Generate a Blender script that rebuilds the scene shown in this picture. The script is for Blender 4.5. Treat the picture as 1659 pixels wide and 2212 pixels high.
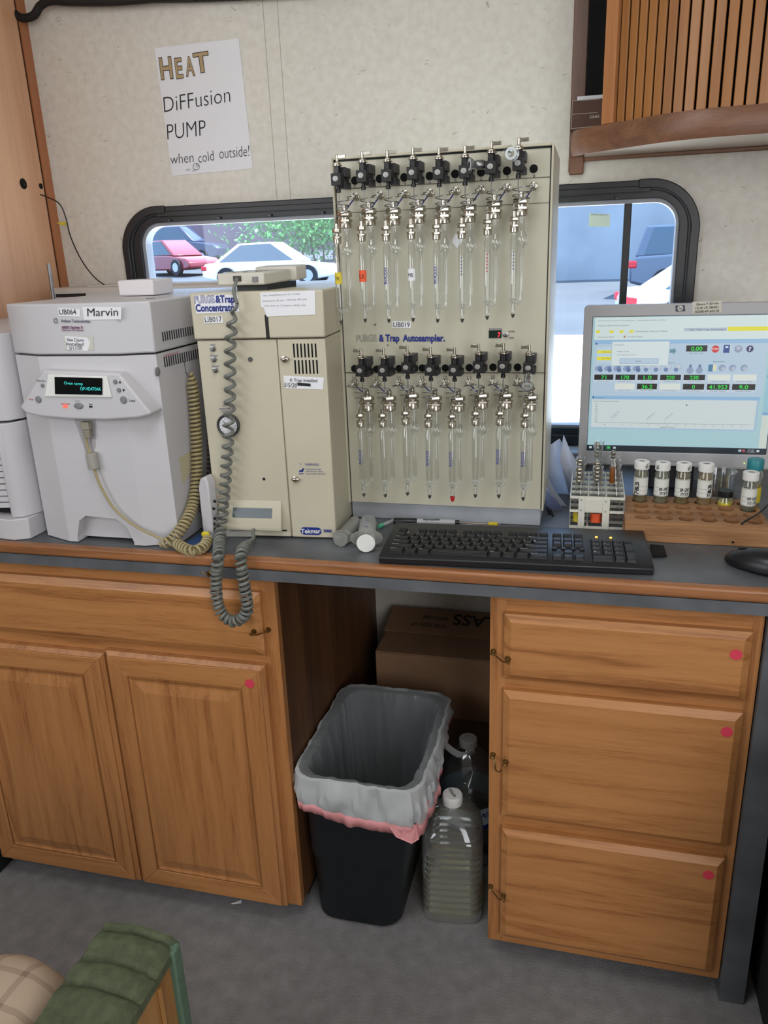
import bpy, bmesh, math, random
from math import pi, sin, cos, radians as R
from mathutils import Vector, Matrix, noise
random.seed(7)
for o in list(bpy.data.objects): bpy.data.objects.remove(o)
scene = bpy.context.scene
COL = scene.collection

# ------------------------------------------------------------------ camera
F_PX = 1696.37; CAM = Vector((0.4126, -1.9275, 1.3655)); YAW, PITCH, ROLL = 0.2579, -0.3214, -0.0376
fwd = Vector((-sin(YAW)*cos(PITCH), cos(YAW)*cos(PITCH), sin(PITCH)))
rt0 = Vector((cos(YAW), sin(YAW), 0)); up0 = rt0.cross(fwd)
RT = cos(ROLL)*rt0+sin(ROLL)*up0; UP = -sin(ROLL)*rt0+cos(ROLL)*up0
cd = bpy.data.cameras.new('camera'); cam = bpy.data.objects.new('camera', cd); COL.objects.link(cam)
cd.sensor_fit = 'HORIZONTAL'; cd.sensor_width = 36; cd.lens = 36*F_PX/1659; cd.clip_start = .02; cd.clip_end = 300
M = Matrix((RT, UP, -fwd)).transposed().to_4x4(); M.translation = CAM; cam.matrix_world = M
scene.camera = cam

def at(u, v, ax, val):                      # a pixel of the photograph onto the plane ax = val
    d = fwd+RT*((u-829.5)/F_PX)-UP*((v-1106)/F_PX)
    i = 'xyz'.index(ax); return CAM+d*((val-CAM[i])/d[i])

# ------------------------------------------------------------------ sky, sun, lights, exposure
w = bpy.data.worlds.new('sky'); scene.world = w; w.use_nodes = True
bg = w.node_tree.nodes['Background']; bg.inputs[0].default_value = (.50, .70, 1, 1); bg.inputs[1].default_value = 4.2
def lamp(name, kind, loc, aim, energy, col=(1, 1, 1), size=None, ang=None):
    l = bpy.data.lights.new(name, kind); l.energy = energy; l.color = col
    if size: l.shape = 'RECTANGLE'; l.size, l.size_y = size
    if ang is not None: l.angle = ang
    o = bpy.data.objects.new(name, l); COL.objects.link(o); o.location = loc
    o.rotation_euler = (Vector(aim)-Vector(loc)).to_track_quat('-Z', 'Y').to_euler(); return o
lamp('sunlight', 'SUN', (0, 0, 8), (-.8, -.12, 6.6), 14.0, (1, .95, .86), ang=.01)
lamp('rear_right_fill', 'AREA', (1.35, -2.9, 1.5), (.2, -.4, .9), 25, (.98, .98, 1.0), (1.0, 1.5))  # unseen area light standing in for daylight from a door behind the camera
lamp('rear_left_fill', 'AREA', (-1.3, -2.6, 1.75), (.2, -.2, 1.35), 17, (.93, .96, 1.0), (1.4, .9))  # unseen area light in place of a window opening behind the camera
lamp('overhead_fill', 'AREA', (.1, -1.35, 2.1), (.1, -1.0, 0), 6, (.95, .98, 1.0), (.5, .5))  # unseen soft area light just below the closed ceiling
vs = scene.view_settings; vs.view_transform = 'Standard'; vs.look = 'None'; vs.gamma = 1; vs.use_curve_mapping = False
vs.exposure = 0.0

# ------------------------------------------------------------------ materials
def srgb(c):
    return tuple(((x/255)/12.92 if x/255 <= .04045 else ((x/255+.055)/1.055)**2.4) for x in c)+(1,)
MATS = {}
def mat(name, col, rough=.5, metal=0, bump=0, bscale=300, var=0, vscale=6, emit=0, coat=0, spec=None):
    if name in MATS: return MATS[name]
    m = bpy.data.materials.new(name); m.use_nodes = True; nt = m.node_tree; n = nt.nodes; L = nt.links; b = n['Principled BSDF']
    c = srgb(col); b.inputs['Base Color'].default_value = c
    b.inputs['Roughness'].default_value = rough; b.inputs['Metallic'].default_value = metal; b.inputs['Coat Weight'].default_value = coat
    if spec is not None: b.inputs['Specular IOR Level'].default_value = spec
    tc = n.new('ShaderNodeTexCoord')
    if var:
        t = n.new('ShaderNodeTexNoise'); t.inputs['Scale'].default_value = vscale; t.inputs['Detail'].default_value = 5
        L.new(tc.outputs['Object'], t.inputs['Vector'])
        r = n.new('ShaderNodeValToRGB'); r.color_ramp.elements[0].position = .3; r.color_ramp.elements[1].position = .7
        r.color_ramp.elements[0].color = tuple(x*(1-var) for x in c[:3])+(1,); r.color_ramp.elements[1].color = tuple(min(1, x*(1+var)) for x in c[:3])+(1,)
        L.new(t.outputs['Fac'], r.inputs['Fac']); L.new(r.outputs['Color'], b.inputs['Base Color'])
    if bump:
        t = n.new('ShaderNodeTexNoise'); t.inputs['Scale'].default_value = bscale; t.inputs['Detail'].default_value = 3
        L.new(tc.outputs['Object'], t.inputs['Vector'])
        bp = n.new('ShaderNodeBump'); bp.inputs['Strength'].default_value = bump; bp.inputs['Distance'].default_value = .002
        L.new(t.outputs['Fac'], bp.inputs['Height']); L.new(bp.outputs['Normal'], b.inputs['Normal'])
    if emit:
        b.inputs['Emission Color'].default_value = c; b.inputs['Emission Strength'].default_value = emit
    MATS[name] = m; return m
def screen_mat(name, col, s=.75):
    if name in MATS: return MATS[name]
    m = bpy.data.materials.new(name); m.use_nodes = True; b = m.node_tree.nodes['Principled BSDF']; c = srgb(col)
    b.inputs['Base Color'].default_value = (.02, .02, .02, 1); b.inputs['Roughness'].default_value = .35
    b.inputs['Emission Color'].default_value = c; b.inputs['Emission Strength'].default_value = s
    MATS[name] = m; return m
def glassy(name, tint=(1, 1, 1), amt=.12, rough=.02, facing=.35, milky=0, mcol=(.9, .9, .9)):
    if name in MATS: return MATS[name]
    m = bpy.data.materials.new(name); m.use_nodes = True; nt = m.node_tree; n = nt.nodes; L = nt.links; n.remove(n['Principled BSDF'])
    tr = n.new('ShaderNodeBsdfTransparent'); tr.inputs[0].default_value = tint+(1,)
    gl = n.new('ShaderNodeBsdfGlossy'); gl.inputs['Roughness'].default_value = rough; gl.inputs[0].default_value = (.95, .97, 1, 1)
    lw = n.new('ShaderNodeLayerWeight'); lw.inputs['Blend'].default_value = facing
    mr = n.new('ShaderNodeMapRange'); mr.inputs['To Min'].default_value = amt*.3; mr.inputs['To Max'].default_value = min(1, amt*4)
    L.new(lw.outputs['Facing'], mr.inputs['Value'])
    mx = n.new('ShaderNodeMixShader'); L.new(mr.outputs['Result'], mx.inputs[0]); L.new(tr.outputs[0], mx.inputs[1]); L.new(gl.outputs[0], mx.inputs[2])
    out = mx
    if milky:
        df = n.new('ShaderNodeBsdfDiffuse'); df.inputs[0].default_value = mcol+(1,)
        tl = n.new('ShaderNodeBsdfTranslucent'); tl.inputs[0].default_value = mcol+(1,)
        a = n.new('ShaderNodeMixShader'); a.inputs[0].default_value = .4; L.new(df.outputs[0], a.inputs[1]); L.new(tl.outputs[0], a.inputs[2])
        b = n.new('ShaderNodeMixShader'); b.inputs[0].default_value = milky; L.new(mx.outputs[0], b.inputs[1]); L.new(a.outputs[0], b.inputs[2]); out = b
    L.new(out.outputs[0], n['Material Output'].inputs['Surface']); MATS[name] = m; return m
def wood(name, c1, c2, grain='Z', scale=14, rough=.38, c3=None, bump=.15, across=1.0):
    if name in MATS: return MATS[name]
    m = bpy.data.materials.new(name); m.use_nodes = True; nt = m.node_tree; n = nt.nodes; L = nt.links; b = n['Principled BSDF']
    tc = n.new('ShaderNodeTexCoord'); mp = n.new('ShaderNodeMapping'); L.new(tc.outputs['Object'], mp.inputs['Vector'])
    s = [scale*across]*3; s['XYZ'.index(grain)] = scale*.055; mp.inputs['Scale'].default_value = s
    t = n.new('ShaderNodeTexNoise'); t.inputs['Scale'].default_value = 1; t.inputs['Detail'].default_value = 6; t.inputs['Distortion'].default_value = .8
    L.new(mp.outputs[0], t.inputs['Vector'])
    wv = n.new('ShaderNodeTexNoise'); wv.inputs['Scale'].default_value = 9; wv.inputs['Detail'].default_value = 4; wv.inputs['Roughness'].default_value = .7
    L.new(mp.outputs[0], wv.inputs['Vector'])
    ad = n.new('ShaderNodeMath'); ad.operation = 'MULTIPLY_ADD'; ad.inputs[1].default_value = .35; L.new(wv.outputs['Fac'], ad.inputs[0])
    ml = n.new('ShaderNodeMath'); ml.operation = 'MULTIPLY'; ml.inputs[1].default_value = .65; L.new(t.outputs['Fac'], ml.inputs[0]); L.new(ml.outputs[0], ad.inputs[2])
    r = n.new('ShaderNodeValToRGB'); e = r.color_ramp.elements; e[0].position = .36; e[0].color = srgb(c2); e[1].position = .6; e[1].color = srgb(c1)
    if c3: k = e.new(.47); k.color = srgb(c3)
    L.new(ad.outputs[0], r.inputs['Fac']); L.new(r.outputs['Color'], b.inputs['Base Color']); b.inputs['Roughness'].default_value = rough
    bp = n.new('ShaderNodeBump'); bp.inputs['Strength'].default_value = bump; bp.inputs['Distance'].default_value = .001
    L.new(wv.outputs['Fac'], bp.inputs['Height']); L.new(bp.outputs['Normal'], b.inputs['Normal'])
    MATS[name] = m; return m
def wallpaper(name='wallpaper'):
    m = bpy.data.materials.new(name); m.use_nodes = True; nt = m.node_tree; n = nt.nodes; L = nt.links; b = n['Principled BSDF']
    tc = n.new('ShaderNodeTexCoord')
    t = n.new('ShaderNodeTexNoise'); t.inputs['Scale'].default_value = 55; t.inputs['Detail'].default_value = 5; L.new(tc.outputs['Object'], t.inputs['Vector'])
    r = n.new('ShaderNodeValToRGB'); r.color_ramp.elements[0].position = .3; r.color_ramp.elements[0].color = srgb((212, 207, 196)); r.color_ramp.elements[1].position = .65; r.color_ramp.elements[1].color = srgb((224, 220, 210))
    L.new(t.outputs['Fac'], r.inputs['Fac'])
    # sparse dark curled fibres
    ns = n.new('ShaderNodeTexNoise'); ns.inputs['Scale'].default_value = 26; ns.inputs['Detail'].default_value = 1; L.new(tc.outputs['Object'], ns.inputs['Vector'])
    mm = n.new('ShaderNodeVectorMath'); mm.operation = 'MULTIPLY_ADD'; mm.inputs[1].default_value = (.06, .06, .06)
    L.new(ns.outputs['Color'], mm.inputs[0]); L.new(tc.outputs['Object'], mm.inputs[2])
    vo = n.new('ShaderNodeTexVoronoi'); vo.inputs['Scale'].default_value = 26; L.new(mm.outputs[0], vo.inputs['Vector'])
    mp = n.new('ShaderNodeMapping'); mp.inputs['Scale'].default_value = (26, 26, 90); mp.inputs['Rotation'].default_value = (0, .8, 0); L.new(mm.outputs[0], mp.inputs['Vector'])
    v2 = n.new('ShaderNodeTexVoronoi'); v2.inputs['Scale'].default_value = 1; L.new(mp.outputs[0], v2.inputs['Vector'])
    mn = n.new('ShaderNodeMath'); mn.operation = 'MINIMUM'; L.new(v2.outputs['Distance'], mn.inputs[0])
    k = n.new('ShaderNodeMath'); k.operation = 'MULTIPLY'; k.inputs[1].default_value = 3.2; L.new(vo.outputs['Distance'], k.inputs[0]); L.new(k.outputs[0], mn.inputs[1])
    lt = n.new('ShaderNodeMapRange'); lt.inputs['From Min'].default_value = .09; lt.inputs['From Max'].default_value = .15; L.new(mn.outputs[0], lt.inputs['Value'])
    nz = n.new('ShaderNodeTexNoise'); nz.inputs['Scale'].default_value = 19; L.new(tc.outputs['Object'], nz.inputs['Vector'])
    gt = n.new('ShaderNodeMapRange'); gt.inputs['From Min'].default_value = .50; gt.inputs['From Max'].default_value = .60; gt.inputs['To Min'].default_value = 0; gt.inputs['To Max'].default_value = .5
    L.new(nz.outputs['Fac'], gt.inputs['Value'])
    iv = n.new('ShaderNodeMath'); iv.operation = 'SUBTRACT'; iv.inputs[0].default_value = 1; L.new(lt.outputs[0], iv.inputs[1])
    fm = n.new('ShaderNodeMath'); fm.operation = 'MULTIPLY'; L.new(iv.outputs[0], fm.inputs[0]); L.new(gt.outputs[0], fm.inputs[1])
    mx = n.new('ShaderNodeMixRGB'); mx.inputs[2].default_value = srgb((96, 92, 84)); L.new(fm.outputs[0], mx.inputs[0]); L.new(r.outputs['Color'], mx.inputs[1])
    L.new(mx.outputs[0], b.inputs['Base Color']); b.inputs['Roughness'].default_value = .55
    bp = n.new('ShaderNodeBump'); bp.inputs['Strength'].default_value = .15; bp.inputs['Distance'].default_value = .001; L.new(t.outputs['Fac'], bp.inputs['Height']); L.new(bp.outputs['Normal'], b.inputs['Normal'])
    MATS[name] = m; return m
WALL = wallpaper()
OAK_H = wood('honey_oak_across', (190, 132, 80), (152, 98, 54), 'X', 46, c3=(179, 122, 71), bump=.1)
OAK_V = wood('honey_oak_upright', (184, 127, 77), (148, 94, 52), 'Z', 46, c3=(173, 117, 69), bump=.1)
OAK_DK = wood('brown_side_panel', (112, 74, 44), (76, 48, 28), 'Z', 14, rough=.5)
TAMB = wood('tambour_oak', (166, 112, 60), (148, 96, 48), 'Z', 16, rough=.4, bump=.05)
RAILW = wood('curved_rail_veneer', (132, 92, 66), (104, 68, 48), 'X', 30, rough=.4)
PLY = wood('left_wall_veneer', (228, 180, 144), (206, 150, 114), 'Z', 9, rough=.4)
BLOCKW = wood('vial_block_pine', (178, 132, 88), (132, 90, 56), 'X', 26, rough=.65)
def laminate():
    m = mat('blue_grey_laminate', (92, 95, 99), .45, var=.30, vscale=11, bump=.1, bscale=60); return m
LAM = laminate()
GREYW = mat('instrument_white', (200, 198, 201), .45, bump=.08, bscale=600)
GREYD = mat('instrument_grey', (168, 164, 168), .5)
CREAM = mat('cream_steel', (196, 189, 168), .42, bump=.08, bscale=500, var=.04, vscale=9)
CREAMP = mat('cream_panel', (192, 188, 169), .4, var=.03, vscale=8)
BLACK = mat('black_plastic', (18, 18, 20), .45)
BLACKR = mat('black_rubber', (22, 22, 25), .38, bump=.1, bscale=80)
VOID = mat('hole_black', (4, 4, 4), .9)
STEEL = mat('polished_steel', (196, 190, 178), .22, 1)
STEELB = mat('brushed_steel', (150, 150, 150), .38, 1)
BRASS = mat('aged_brass', (150, 122, 76), .35, 1)
WHITEP = mat('white_paper', (232, 232, 236), .7)
WHITE = mat('white_plastic', (232, 232, 228), .4)
INK = mat('black_ink', (20, 20, 24), .6)
BLUE = mat('blue_print', (24, 44, 128), .5)
REDP = mat('red_print', (196, 54, 60), .5)
PURPLE = mat('plum_print', (110, 40, 90), .5)
GLASS = glassy('lab_glass', (.965, .975, .97), .17, .03, .5)
GREYBTN = mat('grey_button', (128, 128, 130), .5)
DISPLAY = mat('dark_display', (6, 10, 14), .15)

# ------------------------------------------------------------------ mesh builder
class MB:
    def __init__(s): s.v = []; s.f = []; s.m = []; s.mats = []; s.sm = []
    def mi(s, m):
        if m is None: return 0
        if m not in s.mats: s.mats.append(m)
        return s.mats.index(m)
    def add(s, vs, fs, m=None, sm=False):
        b = len(s.v); s.v += [tuple(v) for v in vs]; k = s.mi(m)
        for f in fs: s.f.append(tuple(b+i for i in f)); s.m.append(k); s.sm.append(sm)
        return s
    def box(s, x0, x1, y0, y1, z0, z1, m=None, T=None):
        vs = [Vector(p) for p in ((x0,y0,z0),(x1,y0,z0),(x1,y1,z0),(x0,y1,z0),(x0,y0,z1),(x1,y0,z1),(x1,y1,z1),(x0,y1,z1))]
        if T: vs = [T @ v for v in vs]
        return s.add(vs, ((0,3,2,1),(4,5,6,7),(0,1,5,4),(1,2,6,5),(2,3,7,6),(3,0,4,7)), m)
    def taper(s, x0, x1, y0, y1, z0, z1, tx, ty, m=None, T=None):
        vs = [Vector(p) for p in ((x0,y0,z0),(x1,y0,z0),(x1,y1,z0),(x0,y1,z0),(x0+tx,y0+ty,z1),(x1-tx,y0+ty,z1),(x1-tx,y1-ty,z1),(x0+tx,y1-ty,z1))]
        if T: vs = [T @ v for v in vs]
        return s.add(vs, ((0,3,2,1),(4,5,6,7),(0,1,5,4),(1,2,6,5),(2,3,7,6),(3,0,4,7)), m)
    def bevbox(s, x0, x1, z0, z1, y0, y1, b, m=None):   # panel facing -y (y0 front) whose front face edges slope back by b (width bx, depth b)
        vs = [(x0,y1,z0),(x1,y1,z0),(x1,y1,z1),(x0,y1,z1),(x0,y0+b[1],z0),(x1,y0+b[1],z0),(x1,y0+b[1],z1),(x0,y0+b[1],z1),
              (x0+b[0],y0,z0+b[0]),(x1-b[0],y0,z0+b[0]),(x1-b[0],y0,z1-b[0]),(x0+b[0],y0,z1-b[0])]
        fs = [(0,1,2,3)]
        for i in range(4):
            j = (i+1) % 4; fs += [(i, i+4, j+4, j), (i+4, i+8, j+8, j+4)]
        fs.append((8,11,10,9)); return s.add(vs, [tuple(reversed(f)) for f in fs], m)
    def prism(s, pts, d, m=None, cap=True, sm=False):   # 3-D polygon extruded by vector d
        n = len(pts); d = Vector(d); a = [Vector(p) for p in pts]
        fs = [(i, (i+1) % n, n+(i+1) % n, n+i) for i in range(n)]
        if cap: fs += [tuple(range(n))[::-1], tuple(range(n, 2*n))]
        return s.add(a+[p+d for p in a], fs, m, sm)
    def poly(s, pts, m=None): return s.add(pts, [tuple(range(len(pts)))], m)
    def lathe(s, prof, o=(0,0,0), seg=20, m=None, ax='z', sm=True, rot=0, closed=False):
        o = Vector(o); vs = []
        for r, h in prof:
            for i in range(seg):
                a = 2*pi*i/seg+rot; p = (r*cos(a), r*sin(a), h)
                if ax == 'y': p = (r*cos(a), h, -r*sin(a))
                if ax == 'x': p = (h, r*cos(a), r*sin(a))
                vs.append(o+Vector(p))
        fs = []
        for k in range(len(prof)-1):
            for i in range(seg):
                j = (i+1) % seg; fs.append((k*seg+i, k*seg+j, (k+1)*seg+j, (k+1)*seg+i))
        n = len(prof)
        if not closed:
            if prof[0][0] > 1e-6: fs.append(tuple(range(seg))[::-1])
            if prof[-1][0] > 1e-6: fs.append(tuple((n-1)*seg+i for i in range(seg)))
        return s.add(vs, fs, m, sm)
    def tube(s, pts, r, seg=8, m=None, cap=True, flat=1):
        pts = [Vector(p) for p in pts]; n = len(pts); vs = []; prev = None
        for i, p in enumerate(pts):
            t = (pts[min(i+1, n-1)]-pts[max(i-1, 0)]).normalized()
            if prev is None:
                a = Vector((0, 0, 1)) if abs(t.z) < .9 else Vector((1, 0, 0)); prev = (a-t*a.dot(t)).normalized()
            else: prev = (prev-t*prev.dot(t)).normalized()
            b = t.cross(prev); rr = r[i] if hasattr(r, '__len__') else r
            for k in range(seg):
                q = 2*pi*k/seg; vs.append(p+prev*(rr*cos(q))+b*(rr*flat*sin(q)))
        fs = []
        for i in range(n-1):
            for k in range(seg):
                j = (k+1) % seg; fs.append((i*seg+k, i*seg+j, (i+1)*seg+j, (i+1)*seg+k))
        if cap: fs += [tuple(range(seg))[::-1], tuple((n-1)*seg+k for k in range(seg))]
        return s.add(vs, fs, m, True)
    def sphere(s, c, r, m=None, seg=16, rings=10, sc=(1,1,1)):
        c = Vector(c); vs = []; fs = []
        for i in range(rings+1):
            th = pi*i/rings
            for k in range(seg):
                ph = 2*pi*k/seg; vs.append(c+Vector((r*sin(th)*cos(ph)*sc[0], r*sin(th)*sin(ph)*sc[1], r*cos(th)*sc[2])))
        for i in range(rings):
            for k in range(seg):
                j = (k+1) % seg; fs.append((i*seg+k, (i+1)*seg+k, (i+1)*seg+j, i*seg+j))
        return s.add(vs, fs, m, True)

LOCAL = {}
def link(ob, parent=None):
    COL.objects.link(ob)
    if parent:
        ob.parent = parent
        if parent.type == 'EMPTY' and not LOCAL.get(parent.name): ob.matrix_parent_inverse = Matrix.Translation(-parent.location)
    return ob
def obj(name, mb, m=None, parent=None, bevel=0, seg=2, smooth=None, kind=None, label=None, solid=0):
    me = bpy.data.meshes.new(name); me.from_pydata(mb.v, [], mb.f)
    if mb.mats and any(x is not None for x in mb.mats):
        for x in mb.mats: me.materials.append(x)
        me.polygons.foreach_set('material_index', mb.m)
    else: me.materials.append(m)
    sm = mb.sm if smooth is None else [smooth]*len(mb.f)
    me.polygons.foreach_set('use_smooth', sm)
    bm = bmesh.new(); bm.from_mesh(me); bmesh.ops.remove_doubles(bm, verts=bm.verts, dist=1e-6); bmesh.ops.recalc_face_normals(bm, faces=bm.faces); bm.to_mesh(me); bm.free()
    if any(sm): me.set_sharp_from_angle(angle=R(38))
    o = bpy.data.objects.new(name, me); link(o, parent)
    if solid:
        s_ = o.modifiers.new('solid', 'SOLIDIFY'); s_.thickness = solid; s_.offset = 0
    if bevel:
        b = o.modifiers.new('bevel', 'BEVEL'); b.width = bevel; b.segments = seg; b.limit_method = 'ANGLE'; b.angle_limit = R(40); b.harden_normals = False
        for p in me.polygons: p.use_smooth = True
        if not me.attributes.get('sharp_edge'): me.set_sharp_from_angle(angle=R(60))
    if kind: o['kind'] = kind
    if label: o['label'] = label
    return o
def thing(name, label, cat, loc, group=None, rz=0, local=False):
    o = bpy.data.objects.new(name, None); COL.objects.link(o); o.location = loc; o.rotation_euler = (0, 0, rz); o.empty_display_size = .05
    if local: LOCAL[o.name] = True
    o['label'] = label; o['category'] = cat
    if group: o['group'] = group
    return o
def tag(o, label, cat, group=None, kind=None):
    o['label'] = label; o['category'] = cat
    if group: o['group'] = group
    if kind: o['kind'] = kind
    return o
def dup(root, loc, label, group=None, skip=()):
    c = root.copy(); COL.objects.link(c); c.location = loc; c['label'] = label
    if group: c['group'] = group
    def rec(a, b):
        for ch in a.children:
            base = ch.name.split('.')[0]
            if base in skip: continue
            d = ch.copy(); COL.objects.link(d); d.parent = b; rec(ch, d)
    rec(root, c); return c
def tmesh(s, bold=0, outline=0, shear=0):
    cu = bpy.data.curves.new('t', 'FONT'); cu.body = s; cu.size = 1; cu.offset = bold; cu.shear = shear; cu.resolution_u = 3
    if outline: cu.fill_mode = 'NONE'; cu.bevel_depth = outline; cu.bevel_resolution = 0
    o = bpy.data.objects.new('t', cu); COL.objects.link(o)
    dg = bpy.context.evaluated_depsgraph_get(); dg.update()
    me = bpy.data.meshes.new_from_object(o.evaluated_get(dg)); bpy.data.objects.remove(o); bpy.data.curves.remove(cu)
    v = [x.co.copy() for x in me.vertices]; f = [tuple(p.vertices) for p in me.polygons]; bpy.data.meshes.remove(me); return v, f
def tplace(mb, s, p1, X, U, width, cap, m, bold=0, outline=0, shear=0, lift=.0004, warp=None):
    v, f = tmesh(s, bold, outline, shear)
    if not v: return
    x0 = min(a.x for a in v); x1 = max(a.x for a in v); sx = width/max(1e-6, x1-x0) if width else cap/.69; sy = cap/.69
    N = X.cross(U).normalized()
    out = []
    for a in v:
        q = Vector(((a.x-x0)*sx, a.y*sy, a.z*sy*.5+lift))
        out.append(warp(q) if warp else p1+X*q.x+U*q.y+N*q.z)
    mb.add(out, f, m)
def T(mb, s, a, b, cap, plane, m, **k):     # text whose baseline runs from pixel a to pixel b, cap height in pixels, on the plane (axis, value)
    p1 = at(*a, *plane); p2 = at(*b, *plane); pu = at(a[0], a[1]-cap, *plane)
    X = (p2-p1); wd = X.length; X.normalize(); U = pu-p1; U = U-X*U.dot(X); h = U.length; U.normalize()
    tplace(mb, s, p1, X, U, wd, h, m, **k)
def quad(mb, pts, plane, m, th=0, lift=0):    # pixel polygon on a plane; lift towards the room
    n = {'y': Vector((0,-1,0)), 'x': Vector((1,0,0)), 'z': Vector((0,0,1))}[plane[0]]
    P_ = [at(*p, *plane)+n*lift for p in pts]
    if th: mb.prism(P_, n*th, m)
    else: mb.poly(P_, m)
def rect(mb, u0, v0, u1, v1, plane, m, th=0, lift=0):
    a = at(u0, v0, *plane); b = at(u1, v1, *plane)
    if plane[0] == 'y':
        y = plane[1]-lift; pts = [Vector((a.x, y, b.z)), Vector((b.x, y, b.z)), Vector((b.x, y, a.z)), Vector((a.x, y, a.z))]; n = Vector((0,-1,0))
        if th: mb.prism(pts, n*th, m)
        else: mb.poly(pts, m)
def rrect(x0, x1, z0, z1, r, n=6):
    pts = []
    for cx, cz, a0 in ((x1-r, z0+r, -90), (x1-r, z1-r, 0), (x0+r, z1-r, 90), (x0+r, z0+r, 180)):
        for i in range(n+1):
            a = R(a0+90*i/n); pts.append((cx+r*cos(a), cz+r*sin(a)))
    return pts
def smoothpath(pts, n=8):
    P_ = [Vector(p) for p in pts]; out = []
    for i in range(len(P_)-1):
        p0 = P_[max(i-1, 0)]; p1 = P_[i]; p2 = P_[i+1]; p3 = P_[min(i+2, len(P_)-1)]
        for k in range(n):
            t = k/n; out.append(.5*((2*p1)+(-p0+p2)*t+(2*p0-5*p1+4*p2-p3)*t*t+(-p0+3*p1-3*p2+p3)*t**3))
    out.append(P_[-1]); return out
def coil(path, Rr, pitch, r, turns_res=12, seg=6, mb=None, m=None, flat=1):
    pts = smoothpath(path, 24); L_ = [0]
    for a, b in zip(pts, pts[1:]): L_.append(L_[-1]+(b-a).length)
    tot = L_[-1]; out = []; s = 0; ph = 0; i = 0; prev = None
    while s < tot:
        while i < len(L_)-2 and L_[i+1] < s: i += 1
        t = (s-L_[i])/max(1e-9, L_[i+1]-L_[i]); p = pts[i].lerp(pts[i+1], t); d = (pts[min(i+2, len(pts)-1)]-pts[max(i-1, 0)]).normalized()
        if prev is None: a = Vector((0, 1, 0)) if abs(d.y) < .8 else Vector((1, 0, 0)); prev = a
        prev = (prev-d*prev.dot(d)).normalized(); b = d.cross(prev)
        u = s/tot; rr = Rr*min(1, u*18+.05, (1-u)*18+.05)
        out.append(p+prev*rr*cos(ph)+b*rr*sin(ph))
        pt = pitch(u) if callable(pitch) else pitch
        ds = pt/turns_res; s += ds; ph += 2*pi/turns_res
    mb.tube(out, r, seg, m, flat=flat); return mb

ZC = .85          # worktop height
# ================================================================== SETTING
mb = MB().box(-3, 3, -3.6, .1, -.1, 0)
FLM = mat('grey_carpet', (126, 124, 124), .95, bump=.9, bscale=260, var=.15, vscale=30)
o = obj('floor', mb, FLM, kind='structure')
WX0, WX1, WZ0, WZ1 = -.706, .592, .944, 1.446
def holed(x0, x1, z0, z1, hole, y0, y1, m, name, kind='structure', parent=None):
    bm = bmesh.new(); outer = [(x0, z0), (x1, z0), (x1, z1), (x0, z1)]
    es = []
    for loop in (outer, hole):
        vs = [bm.verts.new((p[0], y0, p[1])) for p in loop]
        es += [bm.edges.new((vs[i], vs[(i+1) % len(vs)])) for i in range(len(vs))]
    bmesh.ops.triangle_fill(bm, use_beauty=True, use_dissolve=False, edges=es)
    r = bmesh.ops.extrude_face_region(bm, geom=bm.faces[:])
    bmesh.ops.translate(bm, verts=[v for v in r['geom'] if isinstance(v, bmesh.types.BMVert)], vec=(0, y1-y0, 0))
    bmesh.ops.recalc_face_normals(bm, faces=bm.faces)
    me = bpy.data.meshes.new(name); bm.to_mesh(me); bm.free(); me.materials.append(m)
    ob = bpy.data.objects.new(name, me); link(ob, parent)
    if kind: ob['kind'] = kind
    return ob
wb = holed(-3, 3, 0, 2.15, rrect(WX0-.02, WX1+.02, WZ0-.02, WZ1+.02, .06), 0, .06, WALL, 'wall_back')
seam = MB()
for u0, u1 in ((560, 575), (585, 604)):
    a = at(u0 if u0 == 560 else 575, 0, 'y', 0)
for xs in (-.335, -.300):
    seam.box(xs-.0006, xs+.0006, -.0006, 0, 1.49, 2.15)
obj('wall_seam', seam, mat('seam_grey', (178, 172, 160), .8), wb)
obj('ceiling', MB().box(-3, 3, -3.6, .1, 2.15, 2.2), mat('ceiling_cream', (222, 218, 208), .7), kind='structure')
obj('wall_right', MB().box(2.4, 2.46, -3.6, .0, 0, 2.15), WALL, kind='structure')
obj('wall_rear', MB().box(-3, 3, -3.66, -3.6, 0, 2.15), WALL, kind='structure')
obj('wall_far_left', MB().box(-3.06, -3, -3.6, 0, 0, 2.15), WALL, kind='structure')
wl = obj('wall_left', MB().box(-.985, -.955, -.80, 0, .0, 2.15), PLY, kind='structure')
# grooved strip near the corner and two round cable holes
obj('groove', MB().box(-.9552, -.9535, -.034, -.031, 1.2, 2.15), mat('groove_brown', (70, 40, 22), .8), wl)
obj('edge_strip', MB().box(-.955, -.950, -.030, 0, .85, 2.15), wood('left_edge_strip', (186, 120, 78), (164, 98, 60), 'Z', 12), wl)
hb = MB()
for (u, v, r) in ((50, 397, .0125), (88, 402, .007)):
    p = at(u, v, 'x', -.955); hb.lathe([(r, 0), (r, .0012)], (-.955, p.y, p.z), 20, ax='x')
obj('cable_hole', hb, VOID, wl)

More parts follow.
